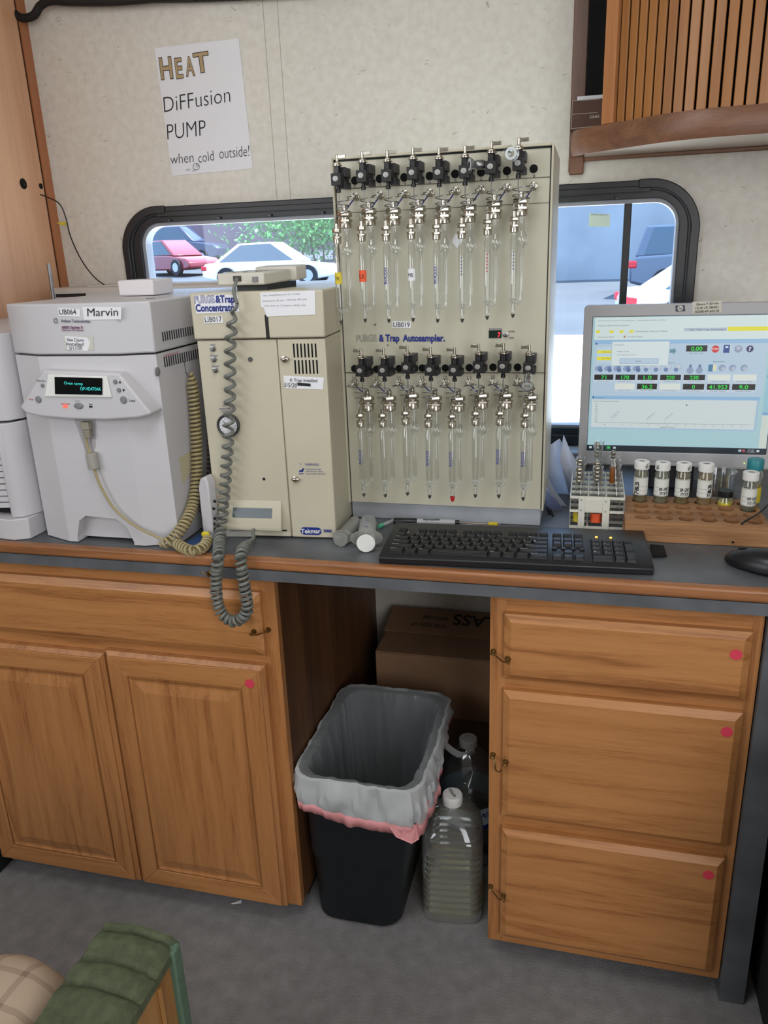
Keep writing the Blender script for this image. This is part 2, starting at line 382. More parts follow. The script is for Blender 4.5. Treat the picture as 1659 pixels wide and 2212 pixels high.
# ---- window
win = thing('window_1', 'x', 'window', (-.06, 0, WZ0)); del win['category']; win['kind'] = 'structure'; win['label'] = 'wide black framed window with rounded corners behind the instruments'
def ring(outer, inner, y0, y1, m, name, parent, **k):
    n = len(outer); mb = MB()
    vs = [(p[0], y0, p[1]) for p in outer]+[(p[0], y0, p[1]) for p in inner]+[(p[0], y1, p[1]) for p in outer]+[(p[0], y1, p[1]) for p in inner]
    fs = []
    for i in range(n):
        j = (i+1) % n; fs += [(i, j, n+j, n+i), (2*n+i, 3*n+i, 3*n+j, 2*n+j), (i, 2*n+i, 2*n+j, j), (n+i, n+j, 3*n+j, 3*n+i)]
    mb.add(vs, fs); return obj(name, mb, m, parent, **k)
N_ = 10
ring(rrect(-.760, .634, .90, 1.4895, .105, N_), rrect(-.735, .612, .925, 1.468, .08, N_), -.016, -.0005, BLACKR, 'outer_frame', win, bevel=.002)
ring(rrect(-.737, .614, .923, 1.470, .082, N_), rrect(-.712, .594, .942, 1.452, .055, N_), -.011, .02, BLACKR, 'inner_frame', win, bevel=.0015)
ring(rrect(-.713, .595, .941, 1.453, .056, N_), rrect(-.703, .588, .948, 1.444, .048, N_), -.004, .03, mat('pale_seal', (150, 152, 158), .4), 'seal', win)
# corner covers standing proud of the frame
for sx in (-1, 1):
    cx = -.655 if sx < 0 else .529; cz = 1.3845; mbc = MB(); pr = []; n = 14
    for i in range(n+1):
        a = R(90+i*(90+8)/n) if sx < 0 else R(90-i*(90+8)/n)
        pr.append((cos(a), sin(a)))
    pr = [(pr[0][0], pr[0][1])]+pr
    ring_o = [(cx+.107*c, cz+.107*s_) for c, s_ in pr]; ring_i = [(cx+.088*c, cz+.088*s_) for c, s_ in pr]
    ext = .025*(1 if sx < 0 else -1); ring_o[0] = (ring_o[1][0]+ext, cz+.107); ring_i[0] = (ring_i[1][0]+ext, cz+.088)
    ring_o.append((ring_o[-1][0], .95)); ring_i.append((ring_i[-1][0], .95))
    k = len(ring_o); vs = [(p[0], -.021, p[1]) for p in ring_o]+[(p[0], -.021, p[1]) for p in ring_i]+[(p[0], -.015, p[1]) for p in ring_o]+[(p[0], -.015, p[1]) for p in ring_i]
    fs = []
    for i in range(k-1): fs += [(i, i+1, k+i+1, k+i), (i, 2*k+i, 2*k+i+1, i+1), (k+i, k+i+1, 3*k+i+1, 3*k+i)]
    fs += [(0, k, 3*k, 2*k), (k-1, 2*k-1, 4*k-1, 3*k-1)]
    mbc.add(vs, fs, None, True); obj('corner_cover', mbc, BLACKR, win, bevel=.002)
obj('top_rail', MB().box(-.655, .53, -.019, -.015, 1.465, 1.478), BLACKR, win, bevel=.0015)
for i in range(9):
    xs = -.62+i*.135; obj('frame_screw', MB().lathe([(.0035, -.0195), (.0025, -.021)], (xs, 0, 1.457), 10, ax='y'), mat('screw_black', (40, 40, 44), .35), win)
p = at(1352, 600, 'y', .02)
obj('mullion', MB().box(.478, .494, .004, .034, .945, 1.449), BLACKR, win, bevel=.002)
PANE = glassy('window_glass', (.90, .95, 1.0), .05, .0, .25)
obj('window_pane', MB().box(-.705, .480, .020, .024, .946, 1.448), PANE, win)
obj('window_pane', MB().box(.492, .592, .012, .016, .946, 1.448), PANE, win)
stk = MB(); quad(stk, [(1273, 460), (1318, 463), (1317, 490), (1272, 489)], ('y', .0195), mat('pale_sticker', (214, 232, 214), .6), th=.0003)
T(stk, 'EMERGENCY', (1277, 465), (1313, 466), 3, ('y', .0190), mat('sticker_ink', (120, 130, 120), .7))
obj('window_sticker', stk, None, win)

# ================================================================== OUTSIDE
OUT_SHADE = mat('shaded_ground', (82, 85, 90), .9, var=.12, vscale=.6, bump=.2, bscale=4)
def gz(y): return -.8+.045*y
def plane_slab(name, x0, x1, y0, y1, m, dz=0, label=None, cat=None):
    mb = MB(); vs = [(x0, y0, gz(y0)+dz), (x1, y0, gz(y0)+dz), (x1, y1, gz(y1)+dz), (x0, y1, gz(y1)+dz)]
    mb.prism(vs, (0, 0, -.05)); return obj(name, mb, m, kind='structure')
plane_slab('ground_shaded', -60, 60, 13, 90, OUT_SHADE)  # far ground in shade, the shade painted in as a darker colour
plane_slab('ground_sunlit', -60, 60, .2, 13, mat('sunlit_concrete', (236, 232, 224), .8, var=.05, vscale=1), dz=.002)  # near ground, its sunlit tone painted in as a pale colour
y = 24
cw = obj('concrete_wall', MB().box(-3.4, 22, y, y+.3, gz(y)-.1, gz(y)+9), mat('outside_concrete', (140, 144, 148), .9, var=.14, vscale=.7))
tag(cw, 'tall grey concrete wall beyond the right half of the window', 'wall')
def car(name, label, x, y, rz, body, L_=4.5, H=1.45, suv=False, group=None):
    t = thing(name, label, 'car', (x, y, gz(y)), group, R(rz), local=True); W = .88
    bm_ = mat('car_'+'_'.join(map(str, body)), body, .25, 0, coat=.5); dark = mat('car_glass', (60, 78, 92), .1)
    h1 = H*.56 if not suv else H*.58
    side = [(-L_/2, .35), (-L_/2, h1*.85), (-L_/2+.15, h1), (-L_*.28, h1+.04), (L_*.18, h1), (L_/2-.25, h1*.82), (L_/2, h1*.62), (L_/2, .3), (L_*.38, .22), (-L_*.38, .22)]
    mb = MB(); mb.prism([(a, -W, b) for a, b in side], (0, 2*W, 0)); obj('body', mb, bm_, t, bevel=.07, seg=3)
    if suv: g = [(-L_/2+.1, h1-.02), (-L_/2+.3, H), (L_*.05, H), (L_*.22, h1-.02)]
    else: g = [(-L_*.42, h1-.02), (-L_*.22, H-.02), (L_*.05, H), (L_*.26, h1-.02)]
    mb = MB(); a0 = [Vector((a, -W+.06, b)) for a, b in g]; a1 = [Vector((a, W-.06, b)) for a, b in g]
    for i in (1, 2): a0[i].y += .16; a1[i].y -= .16
    mb.add(a0+a1, [(0,1,2,3), (7,6,5,4), (0,4,5,1), (1,5,6,2), (2,6,7,3), (3,7,4,0)]); obj('roof', mb, bm_, t, bevel=.05)
    for sgn in (-1, 1):
        c = [Vector((a, 0, b)) for a, b in g]; cen = sum(c, Vector())/4
        q = []
        for i, pnt in enumerate(c):
            z_ = pnt+(cen-pnt)*.16; yy = (W-.06) if i in (0, 3) else (W-.22); tt = (z_.z-h1)/(H-h1); z_.y = sgn*((W-.06)*(1-tt)+(W-.22)*tt+.012); q.append(z_)
        mb = MB(); mb.prism(q, (0, sgn*.01, 0)); obj('side_window', mb, dark, t)
    for wx in (-L_*.31, L_*.31):
        for sgn in (-1, 1):
            wmb = MB().lathe([(.18, 0), (.33, 0), (.34, .05), (.34, .16), (.33, .2), (.18, .2)], (wx, sgn*W-(.1 if sgn > 0 else .1), .34), 20, ax='y')
            wh = obj('wheel', wmb, mat('tyre', (30, 30, 34), .8), t)
            obj('hub', MB().lathe([(.19, -.01), (.19, .21)], (wx, sgn*W-.1, .34), 16, ax='y'), mat('hub_grey', (170, 172, 178), .4), wh)
    for sgn in (-1, 1):
        obj('tail_light', MB().box(-L_/2-.02, -L_/2+.18, sgn*W-.3 if sgn > 0 else -W-.02, W+.02 if sgn > 0 else -W+.3, h1*.72, h1*.9), mat('tail_red', (200, 20, 36), .3), t, bevel=.03)
    return t
def outp(u, v, y): p = at(u, v, 'y', y); return p.x, y
x_, y_ = outp(592, 590, 25); car('car', 'white sedan seen side-on through the left half of the window', x_, y_, 6, (238, 240, 240), 4.6, 1.45)
x_, y_ = outp(372, 540, 32); car('car', 'dark red car at the left end of the window', x_, y_, -25, (120, 30, 40), 4.5, 1.5)
x_, y_ = outp(460, 500, 42); car('car', 'dark blue van parked high up behind the white sedan', x_-2, y_, 0, (52, 58, 80), 5.2, 2.0, True)
x_, y_ = outp(1400, 560, 19); car('car', 'dark grey SUV with a red tail light beside the window divider', x_+2.0, y_, -14, (70, 82, 100), 4.6, 1.65, True)
x_, y_ = outp(1425, 600, 13.0); car('car', 'white sedan at the right end of the window, nearest to the glass', x_+1.6, y_, 4, (236, 238, 240), 4.5, 1.4)
p0 = at(420, 545, 'y', 30); p1 = at(560, 505, 'y', 34)
bw = MB(); wall_b = thing('brick_wall', 'low red brick wall rising behind the white sedan outside', 'wall', (p0.x, 31, gz(31)))
a = Vector((p0.x, 33, gz(33))); b = Vector((p1.x+.4, 36, gz(36)+.3)); d = (b-a); d.z = 0; Ld = d.length; d.normalize()
bw.prism([a-Vector((0, 0, .2)), b-Vector((0, 0, .2)), b+Vector((0, 0, .75)), a+Vector((0, 0, .45))], (-d.y*.25, d.x*.25, 0)); obj('wall_body', bw, mat('brick_red', (168, 92, 84), .9, var=.15, vscale=4), wall_b)
bl = obj('far_building', MB().box(-46, -3.6, 52, 53, gz(52), gz(52)+6), mat('building_mauve', (112, 92, 100), .9, var=.1, vscale=.4)); tag(bl, 'long dark building beyond the cars in the left half of the window', 'building')
lf = MB(); c = at(655, 500, 'y', 37)
for i in range(5200):
    q = Vector((random.gauss(0, 2.2), random.gauss(0, .8), random.gauss(0, .8)))+Vector((c.x+.6, 39, c.z+.4)); s_ = random.uniform(.08, .16)
    a = Vector((random.uniform(-1, 1), random.uniform(-1, 1), random.uniform(-1, 1))).normalized()*s_; b = a.cross(Vector((random.random(), random.random(), random.random()))).normalized()*s_*.6
    lf.poly([q-a, q-b, q+a, q+b])
bs = thing('leafy_bush', 'bright green leafy bush behind the white sedan outside', 'bush', (c.x+.6, 39, gz(39)))
fo = obj('foliage', lf, mat('leaf_green', (96, 160, 84), .6), bs, kind='stuff')
tr = MB()
for i in range(6): tr.tube([(c.x+.6+(i-2.5)*.5, 39, gz(39)-.1), (c.x+.6+(i-2.5)*.7, 39.1, gz(39)+1.4)], .05)
obj('stem', tr, mat('bark', (90, 74, 60), .9), bs)

# ================================================================== WORKTOP
wt = thing('worktop', 'long blue-grey laminate worktop with an oak front edge', 'counter', (.3, -.36, .81))
YF = -.722
obj('top_surface', MB().box(-.95, 1.6, YF+.018, -.0, ZC-.03, ZC-.0005), LAM, wt)
obj('edge_trim', MB().box(-.95, 1.6, YF, YF+.02, ZC-.021, ZC), wood('edge_oak', (168, 112, 70), (128, 82, 50), 'X', 40, rough=.38), wt, bevel=.005, seg=3, label='oak strip along the front edge')
obj('apron', MB().box(-.95, 1.6, YF+.002, YF+.02, .8078, ZC-.0215), LAM, wt)
# ================================================================== CABINETS
YC = -.692
def door(x0, x1, z0, z1, parent, name='door'):
    mb = MB(); mb.bevbox(x0, x1, z0, z1, YC-.020, YC, (.008, .006)); d = obj(name, mb, OAK_V, parent)
    # raised panel: recess ring then bevelled field
    fw = .052
    g = MB(); yf = YC-.0203
    ox0, ox1, oz0, oz1 = x0+fw, x1-fw, z0+fw, z1-fw
    def rg(b): return [(ox0+b, oz0+b), (ox1-b, oz0+b), (ox1-b, oz1-b), (ox0+b, oz1-b)]
    L0 = [(0, -.0035), (.005, -.0008), (.009, -.0008), (.030, -.006)]
    vs = []; fs = []
    for k, (b, dy) in enumerate(L0): vs += [(p[0], yf+.0+dy+.0006, p[1]) for p in rg(b)]
    for k in range(len(L0)-1):
        for i in range(4): j = (i+1) % 4; fs.append((k*4+i, k*4+j, k*4+4+j, k*4+4+i))
    fs.append(tuple(range(12, 16))); g.add(vs, fs)
    g.poly([(p[0], yf+.0004, p[1]) for p in rg(-.0)])
    obj('raised_panel', g, OAK_V, d)
    # mitred frame slightly proud
    for seg_ in (((x0+.008, z0+.008), (x1-.008, z0+.008), (ox1+.004, oz0-.004), (ox0-.004, oz0-.004)), ((x1-.008, z1-.008), (x0+.008, z1-.008), (ox0-.004, oz1+.004), (ox1+.004, oz1+.004))):
        obj('rail', MB().prism([(p[0], yf+.0001, p[1]) for p in seg_], (0, -.0035, 0)), OAK_H, d, bevel=.001)
    for seg_ in (((x0+.008, z1-.008), (x0+.008, z0+.008), (ox0-.004, oz0-.004), (ox0-.004, oz1+.004)), ((x1-.008, z0+.008), (x1-.008, z1-.008), (ox1+.004, oz1+.004), (ox1+.004, oz0-.004))):
        obj('stile', MB().prism([(p[0], yf+.0001, p[1]) for p in seg_], (0, -.0035, 0)), OAK_V, d, bevel=.001)
    return d
def dot(u, v, d):
    p = at(u, v, 'y', YC-.0225); obj('round_sticker', MB().lathe([(.0095, 0), (.0095, -.0006)], (p.x, YC-.0240 if d[1] else YC-.0212, p.z), 20, ax='y'), mat('red_sticker', (214, 62, 84), .6), d[0])
def hook(name, ua, ub, parent, hang=False):
    a = at(*ua, 'y', YC-.001); b = at(*ub, 'y', YC-.021); h = thing(name, '', 'latch', a) if False else None
    mb = MB()
    for p, yy in ((a, YC), (b, YC-.02)):
        mb.lathe([(.0055, yy), (.005, yy-.0015)], (p.x, 0, p.z), 14, ax='y')
        mb.tube([(p.x, yy, p.z), (p.x, yy-.006, p.z)]+[(p.x+.004*sin(t), yy-.010+.004*cos(t)*-1*-1, p.z) for t in [pi*2*i/10 for i in range(10)]], .0011, 6)
    if hang: path = [(a.x, a.y-.009, a.z), (a.x+.006, a.y-.016, a.z-.006), (a.x+.006, a.y-.018, a.z-.016), (a.x+.010, a.y-.018, a.z-.022), (a.x+.016, a.y-.018, a.z-.021), (a.x+.017, a.y-.018, a.z-.018)]
    else: path = [(a.x, a.y-.010, a.z), (a.x*.75+b.x*.25, a.y-.013, a.z*.75+b.z*.25-.0015), (a.x*.3+b.x*.7, b.y-.008, a.z*.3+b.z*.7-.0015), (b.x, b.y-.010, b.z), (b.x+.003, b.y-.012, b.z-.004)]
    mb.tube(smoothpath(path, 6), .0014, 6)
    return obj('hook_latch', mb, BRASS, parent, label='small brass hook and eye latch')
XL = -.1278
cl = thing('base_cabinet', 'oak base cabinet with two raised-panel doors under a wide false drawer', 'cabinet', (-.5, -.35, 0))
fr = MB().box(-.88, XL, YC, YC+.018, .04, .775); fr.box(-.88, XL, YC, YC+.018, .775, .8075)
obj('face_frame', MB().box(-.88, XL-.03, YC, YC+.018, .04, .8075), OAK_H, cl)
obj('end_stile', MB().box(XL-.03, XL, YC-.0005, YC+.018, .04, .8075), OAK_V, cl, bevel=.001)
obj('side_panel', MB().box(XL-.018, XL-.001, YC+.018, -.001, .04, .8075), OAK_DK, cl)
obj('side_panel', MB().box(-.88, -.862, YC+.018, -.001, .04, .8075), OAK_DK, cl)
obj('cabinet_floor', MB().box(-.862, XL-.018, YC+.018, -.001, .045, .06), OAK_DK, cl)
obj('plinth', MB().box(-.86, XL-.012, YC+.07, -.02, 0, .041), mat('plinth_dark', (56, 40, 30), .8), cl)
dw = MB().bevbox(-.87, -.1535, .645, .776, YC-.019, YC, (.014, .008)); o = obj('false_drawer_front', dw, OAK_H, cl)
d1 = door(-.868, -.503, .047, .618, cl); d2 = door(-.499, -.155, .047, .625, cl)
dot(540, 1476, (d2, True))
hook('hook', (580, 1360), (548, 1365), cl)
m_ = MB(); p = at(452, 1240, 'y', YF); m_.lathe([(.006, YF), (.005, YF-.0015)], (p.x, 0, p.z), 12, ax='y'); m_.tube([(p.x, YF, p.z), (p.x, YF-.008, p.z+.002), (p.x-.006, YF-.012, p.z+.006), (p.x-.008, YF-.012, p.z+.010)], .0013, 6)
obj('screw_eye', m_, BRASS, wt)
ep = obj('end_panel', MB().box(-.90, -.881, YC-.02, -.001, 0, .8075), mat('dark_green_panel', (34, 44, 42), .6)); tag(ep, 'dark green end panel standing left of the wide oak cabinet', 'panel')
X1, X2 = .2696, .7046
cr = thing('drawer_cabinet', 'oak drawer cabinet with three drawers, each marked by a red dot sticker', 'cabinet', (.487, -.35, 0))
obj('face_frame', MB().box(X1+.028, X2, YC, YC+.018, .04, .8075), OAK_H, cr)
obj('end_stile', MB().box(X1, X1+.028, YC-.0004, YC+.018, .04, .8075), OAK_V, cr, bevel=.001)
obj('end_stile', MB().box(X2-.017, X2, YC-.0004, YC+.018, .04, .8075), OAK_V, cr, bevel=.001)
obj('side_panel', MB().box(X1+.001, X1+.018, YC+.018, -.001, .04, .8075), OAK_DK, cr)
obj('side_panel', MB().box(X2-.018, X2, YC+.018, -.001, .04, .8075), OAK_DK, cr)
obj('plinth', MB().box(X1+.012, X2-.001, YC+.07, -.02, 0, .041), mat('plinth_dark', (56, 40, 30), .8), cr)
for k, (z0, z1, uv, ha, hb_, hg) in enumerate(((.646, .771, (1590, 1414), (1066, 1407), (1097, 1424), 0), (.354, .623, (1570, 1581), (1065, 1630), (1092, 1646), 1), (.066, .327, (1530, 1890), (1060, 1914), (1087, 1935), 0))):
    mb = MB().bevbox(.2955, .687, z0, z1, YC-.020, YC, (.012, .008)); dr = obj('drawer_front', mb, OAK_H, cr)
    p = at(*uv, 'y', YC-.02); obj('round_sticker', MB().lathe([(.0095, 0), (.0095, -.0006)], (p.x, YC-.0201, p.z), 20, ax='y'), mat('red_sticker', (214, 62, 84), .6), dr)
    hook('hook', ha, hb_, cr, hang=hg)
ep = obj('end_panel', MB().box(.7065, .750, YC-.012, -.001, 0, .807), LAM); tag(ep, 'blue-grey laminate end panel standing right of the drawer cabinet', 'panel')
bk = obj('black_cuboid', MB().box(.775, 1.3, -1.2, -.10, 0, .70), mat('cuboid_black', (8, 8, 9), .9), bevel=.01); tag(bk, 'black chest standing on the floor beyond the grey end panel', 'cuboid')  # plain black cuboid filling the black area right of the end panel

# ================================================================== BOXES, BIN, JUGS IN THE KNEE SPACE
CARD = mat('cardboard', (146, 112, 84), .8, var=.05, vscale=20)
b1 = thing('cardboard_box', 'flattened-brown cardboard box with glass warning printing, topmost under the worktop', 'box', (.09, -.14, .25))
b1['label'] = 'brown cardboard box printed GLASS on its lid, on top of another box'
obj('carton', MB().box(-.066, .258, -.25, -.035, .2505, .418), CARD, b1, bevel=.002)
fl = MB(); a = at(812, 1408, 'z', .42); lid = MB().box(-.066, .258, -.249, -.138, .4185, .4215); obj('flap', lid, CARD, b1, bevel=.001)
lid = MB(); lid.prism([(-.072, -.135, .4190), (.258, -.135, .4190), (.258, -.03, .438), (-.072, -.03, .438)], (0, 0, .003)); fp = obj('flap', lid, CARD, b1)
tx = MB(); INKB = mat('carton_ink', (34, 26, 22), .8)
for s_, xr, yb, w_, h_ in (('GLASS', .250, -.048, .150, .045), ('THIS SIDE UP', .088, -.095, .095, .014), ('WITH CARE', .088, -.062, .070, .014)):
    yb2 = yb; p = Vector((xr, yb2, .42)); 
    # upside down as seen from the camera: baseline at the far side
    X = Vector((-1, 0, 0)); U = Vector((0, -.985, -.17)); z0 = .4225+(yb2+.135)*.181; p.z = z0
    tplace(tx, s_, p, X, U, w_, h_, INKB, bold=.015, lift=.0008)
obj('lettering', tx, None, fp)
b2 = thing('cardboard_box', 'brown cardboard box on the floor carrying the box printed GLASS', 'box', (.09, -.14, 0))
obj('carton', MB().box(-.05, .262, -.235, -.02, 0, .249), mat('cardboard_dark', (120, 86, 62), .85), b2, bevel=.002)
# bin
def rsec(cx, cy, hx, hy, r, z, n=7, jit=0, seed=0):
    out = []; r = min(r, hx-.003, hy-.003)
    for sx, sy, a0 in ((1, -1, -90), (1, 1, 0), (-1, 1, 90), (-1, -1, 180)):
        for i in range(n+1):
            a = R(a0+90*i/n); x = cx+sx*(hx-r)+r*cos(a); y = cy+sy*(hy-r)+r*sin(a); out.append(Vector((x, y, z)))
    return out
def resample(loop, n):
    L_ = [0]
    for i in range(len(loop)): L_.append(L_[-1]+(loop[(i+1) % len(loop)]-loop[i]).length)
    out = []; k = 0
    for j in range(n):
        s = L_[-1]*j/n
        while L_[k+1] < s: k += 1
        out.append(loop[k].lerp(loop[(k+1) % len(loop)], (s-L_[k])/max(1e-9, L_[k+1]-L_[k])))
    return out
def loft(mb, loops, m=None, cap0=False, cap1=False, sm=True):
    n = len(loops[0]); vs = [v for l in loops for v in l]; fs = []
    for k in range(len(loops)-1):
        for i in range(n): j = (i+1) % n; fs.append((k*n+i, k*n+j, (k+1)*n+j, (k+1)*n+i))
    if cap0: fs.append(tuple(range(n))[::-1])
    if cap1: fs.append(tuple((len(loops)-1)*n+i for i in range(n)))
    mb.add(vs, fs, m, sm); return mb
bn = thing('waste_bin', 'black plastic waste bin standing between the cabinets', 'bin', (.0, -.55, 0))
BX, BY = .012, -.532
def bsec(t, off=0, z=None):   # t 0 bottom .. 1 rim
    hx = .092+(.121-.092)*t+off; hy = .146+(.172-.146)*t+off; return resample(rsec(BX-.024*(1-t), BY, hx, hy, .045, .38*t if z is None else z), 160)
mb = MB(); loft(mb, [bsec(.02, -.006, .001), bsec(.02, 0, .008), bsec(.45), bsec(.455, .003), bsec(.97), bsec(.975, .006), bsec(1, .006), bsec(1, -.001), bsec(.5, -.004), bsec(.03, -.004, .012)], cap0=True, cap1=True)
obj('bin_body', mb, mat('bin_black', (14, 20, 26), .5, bump=.1, bscale=60), bn)
lin = thing('bin_liner', 'white plastic bin liner with a pink drawstring hem folded over the bin', 'bin liner', (BX, BY, .2)); 
LINER = glassy('liner_film', (.95, .97, .98), .12, .25, .5, milky=.30, mcol=(.90, .95, .97))
LINERO = glassy('liner_film_fold', (.92, .94, .95), .08, .3, .5, milky=.80, mcol=(.90, .93, .94))
def lsec(t, off, amp, seed, z=None, droop=0):
    l = bsec(t, off, z); n = len(l); out = []
    for i, p in enumerate(l):
        a = 2*pi*i/n; c = Vector((BX, BY, p.z)); d = (p-c).normalized()
        w_ = noise.noise(Vector((cos(a)*5+1, sin(a)*5, p.z*3)))+.6*noise.noise(Vector((cos(a)*13+2, sin(a)*13, p.z*4)))+.35*noise.noise(Vector((cos(a)*30+seed, sin(a)*30, p.z*9)))
        q = p+d*amp*w_; q.z += droop*(.5+.5*noise.noise(Vector((cos(a)*2+seed, sin(a)*2, 3))))+(amp*.6*noise.noise(Vector((cos(a)*9, sin(a)*9, seed+4))) if z is None else 0); out.append(q)
    return out
mb = MB(); loft(mb, [lsec(.06, -.012, .004, 1), lsec(.2, -.014, .010, 2), lsec(.35, -.014, .013, 2.1), lsec(.5, -.014, .014, 2.2), lsec(.65, -.014, .013, 2.3), lsec(.8, -.013, .012, 2.4), lsec(.9, -.012, .010, 2.5), lsec(.96, -.011, .009, 2.5), lsec(1, -.009, .006, 2.6), lsec(1.015, -.002, .005, 2.7), lsec(1.018, .006, .005, 2.8)], cap0=True)
obj('liner_inside', mb, LINER, lin)
def q0y(p): return p.y
def hem(zb, off, amp, seed):
    l = bsec(1, off); out = []
    n = len(l)
    for i, p in enumerate(l):
        a = 2*pi*i/n; d = (p-Vector((BX, BY, p.z))).normalized()
        q = p+d*(amp*(noise.noise(Vector((cos(a)*6+seed, sin(a)*6, zb*14)))+.7*noise.noise(Vector((cos(a)*17+seed, sin(a)*17, zb*20)))+.45*noise.noise(Vector((cos(a)*34+seed, sin(a)*34, zb*34))))+.014*math.exp(-((q0y(p)+.58)**2)/.004)*max(0, cos(a)))
        # the fold hangs lowest at the front right corner
        fr_ = max(0, (BX+.14-abs(q.x-(BX+.10))*1.0))*0
        low = math.exp(-((q.x-.11)**2+(q.y+.70)**2)/.012)*.022-.030*max(0, (q.y-BY)/.19)
        q.z = .38-(.38-zb)*(1+ .18*noise.noise(Vector((cos(a)*3, sin(a)*3, seed))))-low*(.38-zb)/.06; out.append(q)
    return out
mb = MB(); loft(mb, [lsec(1.018, .006, .005, 2.8), lsec(1.012, .012, .005, 2.9), hem(.368, .015, .010, 5), hem(.360, .016, .014, 5), hem(.350, .016, .014, 5), hem(.342, .015, .014, 5.2), hem(.334, .014, .013, 5.2), hem(.326, .013, .010, 5.4)])
obj('liner_fold', mb, LINERO, lin)
mb = MB(); loft(mb, [hem(.3262, .0135, .010, 5.4), hem(.318, .013, .010, 5.5), hem(.306, .012, .009, 5.6)])
obj('drawstring_hem', mb, mat('hem_pink', (222, 150, 152), .6), lin, label='pink drawstring hem', solid=.0008)
hm = MB()   # gathered corner tab
c0 = Vector((BX+.112, BY-.176, .305))
hm.add([c0+Vector((-.05, -.012, .012)), c0+Vector((-.03, -.014, -.020)), c0+Vector((.0, -.010, -.034)), c0+Vector((.012, .0, -.030)), c0+Vector((.008, .0, .004)), c0+Vector((.022, .05, .012)), c0+Vector((.024, .052, .028))], [(0, 1, 2, 3, 4), (4, 3, 5), (4, 5, 6)])
obj('hem_corner', hm, mat('hem_pink', (222, 150, 152), .6), lin, solid=.0012)
# jugs
def ssec(cx, cy, r, z, p=4, n=48, rz=0):
    out = []
    for i in range(n):
        a = 2*pi*i/n; k = (abs(cos(a))**p+abs(sin(a))**p)**(-1/p); x = r*k*cos(a); y = r*k*sin(a)
        out.append(Vector((cx+x*cos(rz)-y*sin(rz), cy+x*sin(rz)+y*cos(rz), z)))
    return out
PET = glassy('pet_plastic', (.93, .94, .92), .24, .08, .5, milky=.10)
j1 = thing('plastic_jug', 'square ribbed clear jug of pale yellow waste with a white cap', 'jug', (.180, -.575, 0)); jx, jy = .180, -.572
prof = [(.058, .001), (.063, .006), (.064, .02)]
for i in range(9):
    z = .028+i*.0165; prof += [(.0640, z), (.0585, z+.005), (.0585, z+.008), (.0640, z+.012)]
prof += [(.065, .18), (.062, .198), (.058, .205), (.060, .212), (.052, .228), (.038, .246), (.022, .258), (.018, .262), (.018, .272)]
mb = MB(); loft(mb, [ssec(jx, jy, r, z, 2+3*min(1, max(0, (.262-z)/.05)), rz=.12) for r, z in prof], cap0=True); obj('jug_body', mb, PET, j1)
LIQ = glassy('yellow_liquid', (.80, .76, .46), .05, .05, .4, milky=.30, mcol=(.52, .50, .28))
mb = MB(); loft(mb, [ssec(jx, jy, r-.004, z+.002, 5, rz=.12) for r, z in prof if z < .105], cap0=True, cap1=True); obj('liquid', mb, LIQ, j1)
cap_ = MB().lathe([(.0205, .262), (.0215, .264), (.0215, .280), (.0195, .284), (0, .2845)], (jx, jy, 0), 28); cp = obj('cap', cap_, WHITE, j1, label='white screw cap with handwriting')
tx = MB(); tplace(tx, 'Waste', Vector((jx-.012, jy+.009, .2848)), Vector((.64, -.77, 0)), Vector((.77, .64, 0)), .027, .009, INK, lift=.0004); obj('lettering', tx, None, cp)
j2 = thing('plastic_jug', 'round clear water jug with a ring handle and blue label, behind the waste jug', 'jug', (.188, -.40, 0)); jx, jy = .188, -.400
mb = MB(); prof = [(.070, .001), (.074, .006), (.074, .10), (.072, .105), (.072, .165), (.076, .170), (.076, .195), (.070, .222), (.054, .25), (.034, .272), (.019, .284), (.018, .298)]
ll = []
for r, z in prof:
    ll.append([Vector((jx+(r+(.0022 if z > .19 and z < .275 else 0)*sin(9*a+z*70))*cos(a), jy+(r+(.0022 if z > .19 and z < .275 else 0)*sin(9*a+z*70))*sin(a), z)) for a in [2*pi*i/72 for i in range(72)]])
loft(mb, ll, cap0=True); obj('jug_body', mb, glassy('pet_blue', (.80, .86, .88), .2, .05, .5, milky=.05), j2)
obj('cap', MB().lathe([(.0195, .286), (.0205, .288), (.0205, .303), (.018, .306), (0, .3065)], (jx, jy, 0), 24), glassy('frosted_cap', (.8, .85, .85), .1, .2, .4, milky=.7), j2)
mb = MB(); path = [(jx+.016, jy-.012, .282), (jx-.005, jy-.026, .276), (jx-.025, jy-.03, .282), (jx-.05, jy-.02, .293), (jx-.062, jy-.012, .299)]
mb.tube(smoothpath(path, 5), .0085, 10, flat=.25); obj('ring_handle', mb, glassy('frosted_cap', (.8, .85, .85)), j2)
lb = MB(); lb.lathe([(.0732, .108), (.0732, .162)], (jx, jy, 0), 48, closed=True); lo = obj('label', lb, mat('label_pale', (196, 212, 224), .5), j2)
lb = MB(); lb.lathe([(.0735, .108), (.0735, .118)], (jx, jy, 0), 48, closed=True); obj('label_band', lb, BLUE, lo)
tx = MB()
def wrapj(q):
    a = -.95+q.x/.0735; return Vector((jx+(.0738+q.z)*cos(a-.15), jy+(.0738+q.z)*sin(a-.15), .138+q.y))
tplace(tx, 'Water', None, Vector((1,0,0)), Vector((0,0,1)), .055, .014, BLUE, bold=.02, warp=wrapj); obj('lettering', tx, None, lo)
wt2 = MB().lathe([(.0, .003), (.07, .004), (.0715, .09), (0, .0905)], (jx, jy, 0), 40); obj('liquid', wt2, glassy('water', (.72, .82, .84), .05, .05, .4), j2)
chip = MB().prism([(at(500, 1953, 'z', 0)), (at(522, 1945, 'z', 0)), (at(521, 1951, 'z', 0))], (0, 0, .002)); tag(obj('paper_scrap', chip, WHITEP), 'small white paper scrap on the carpet below the left cabinet', 'paper scrap')

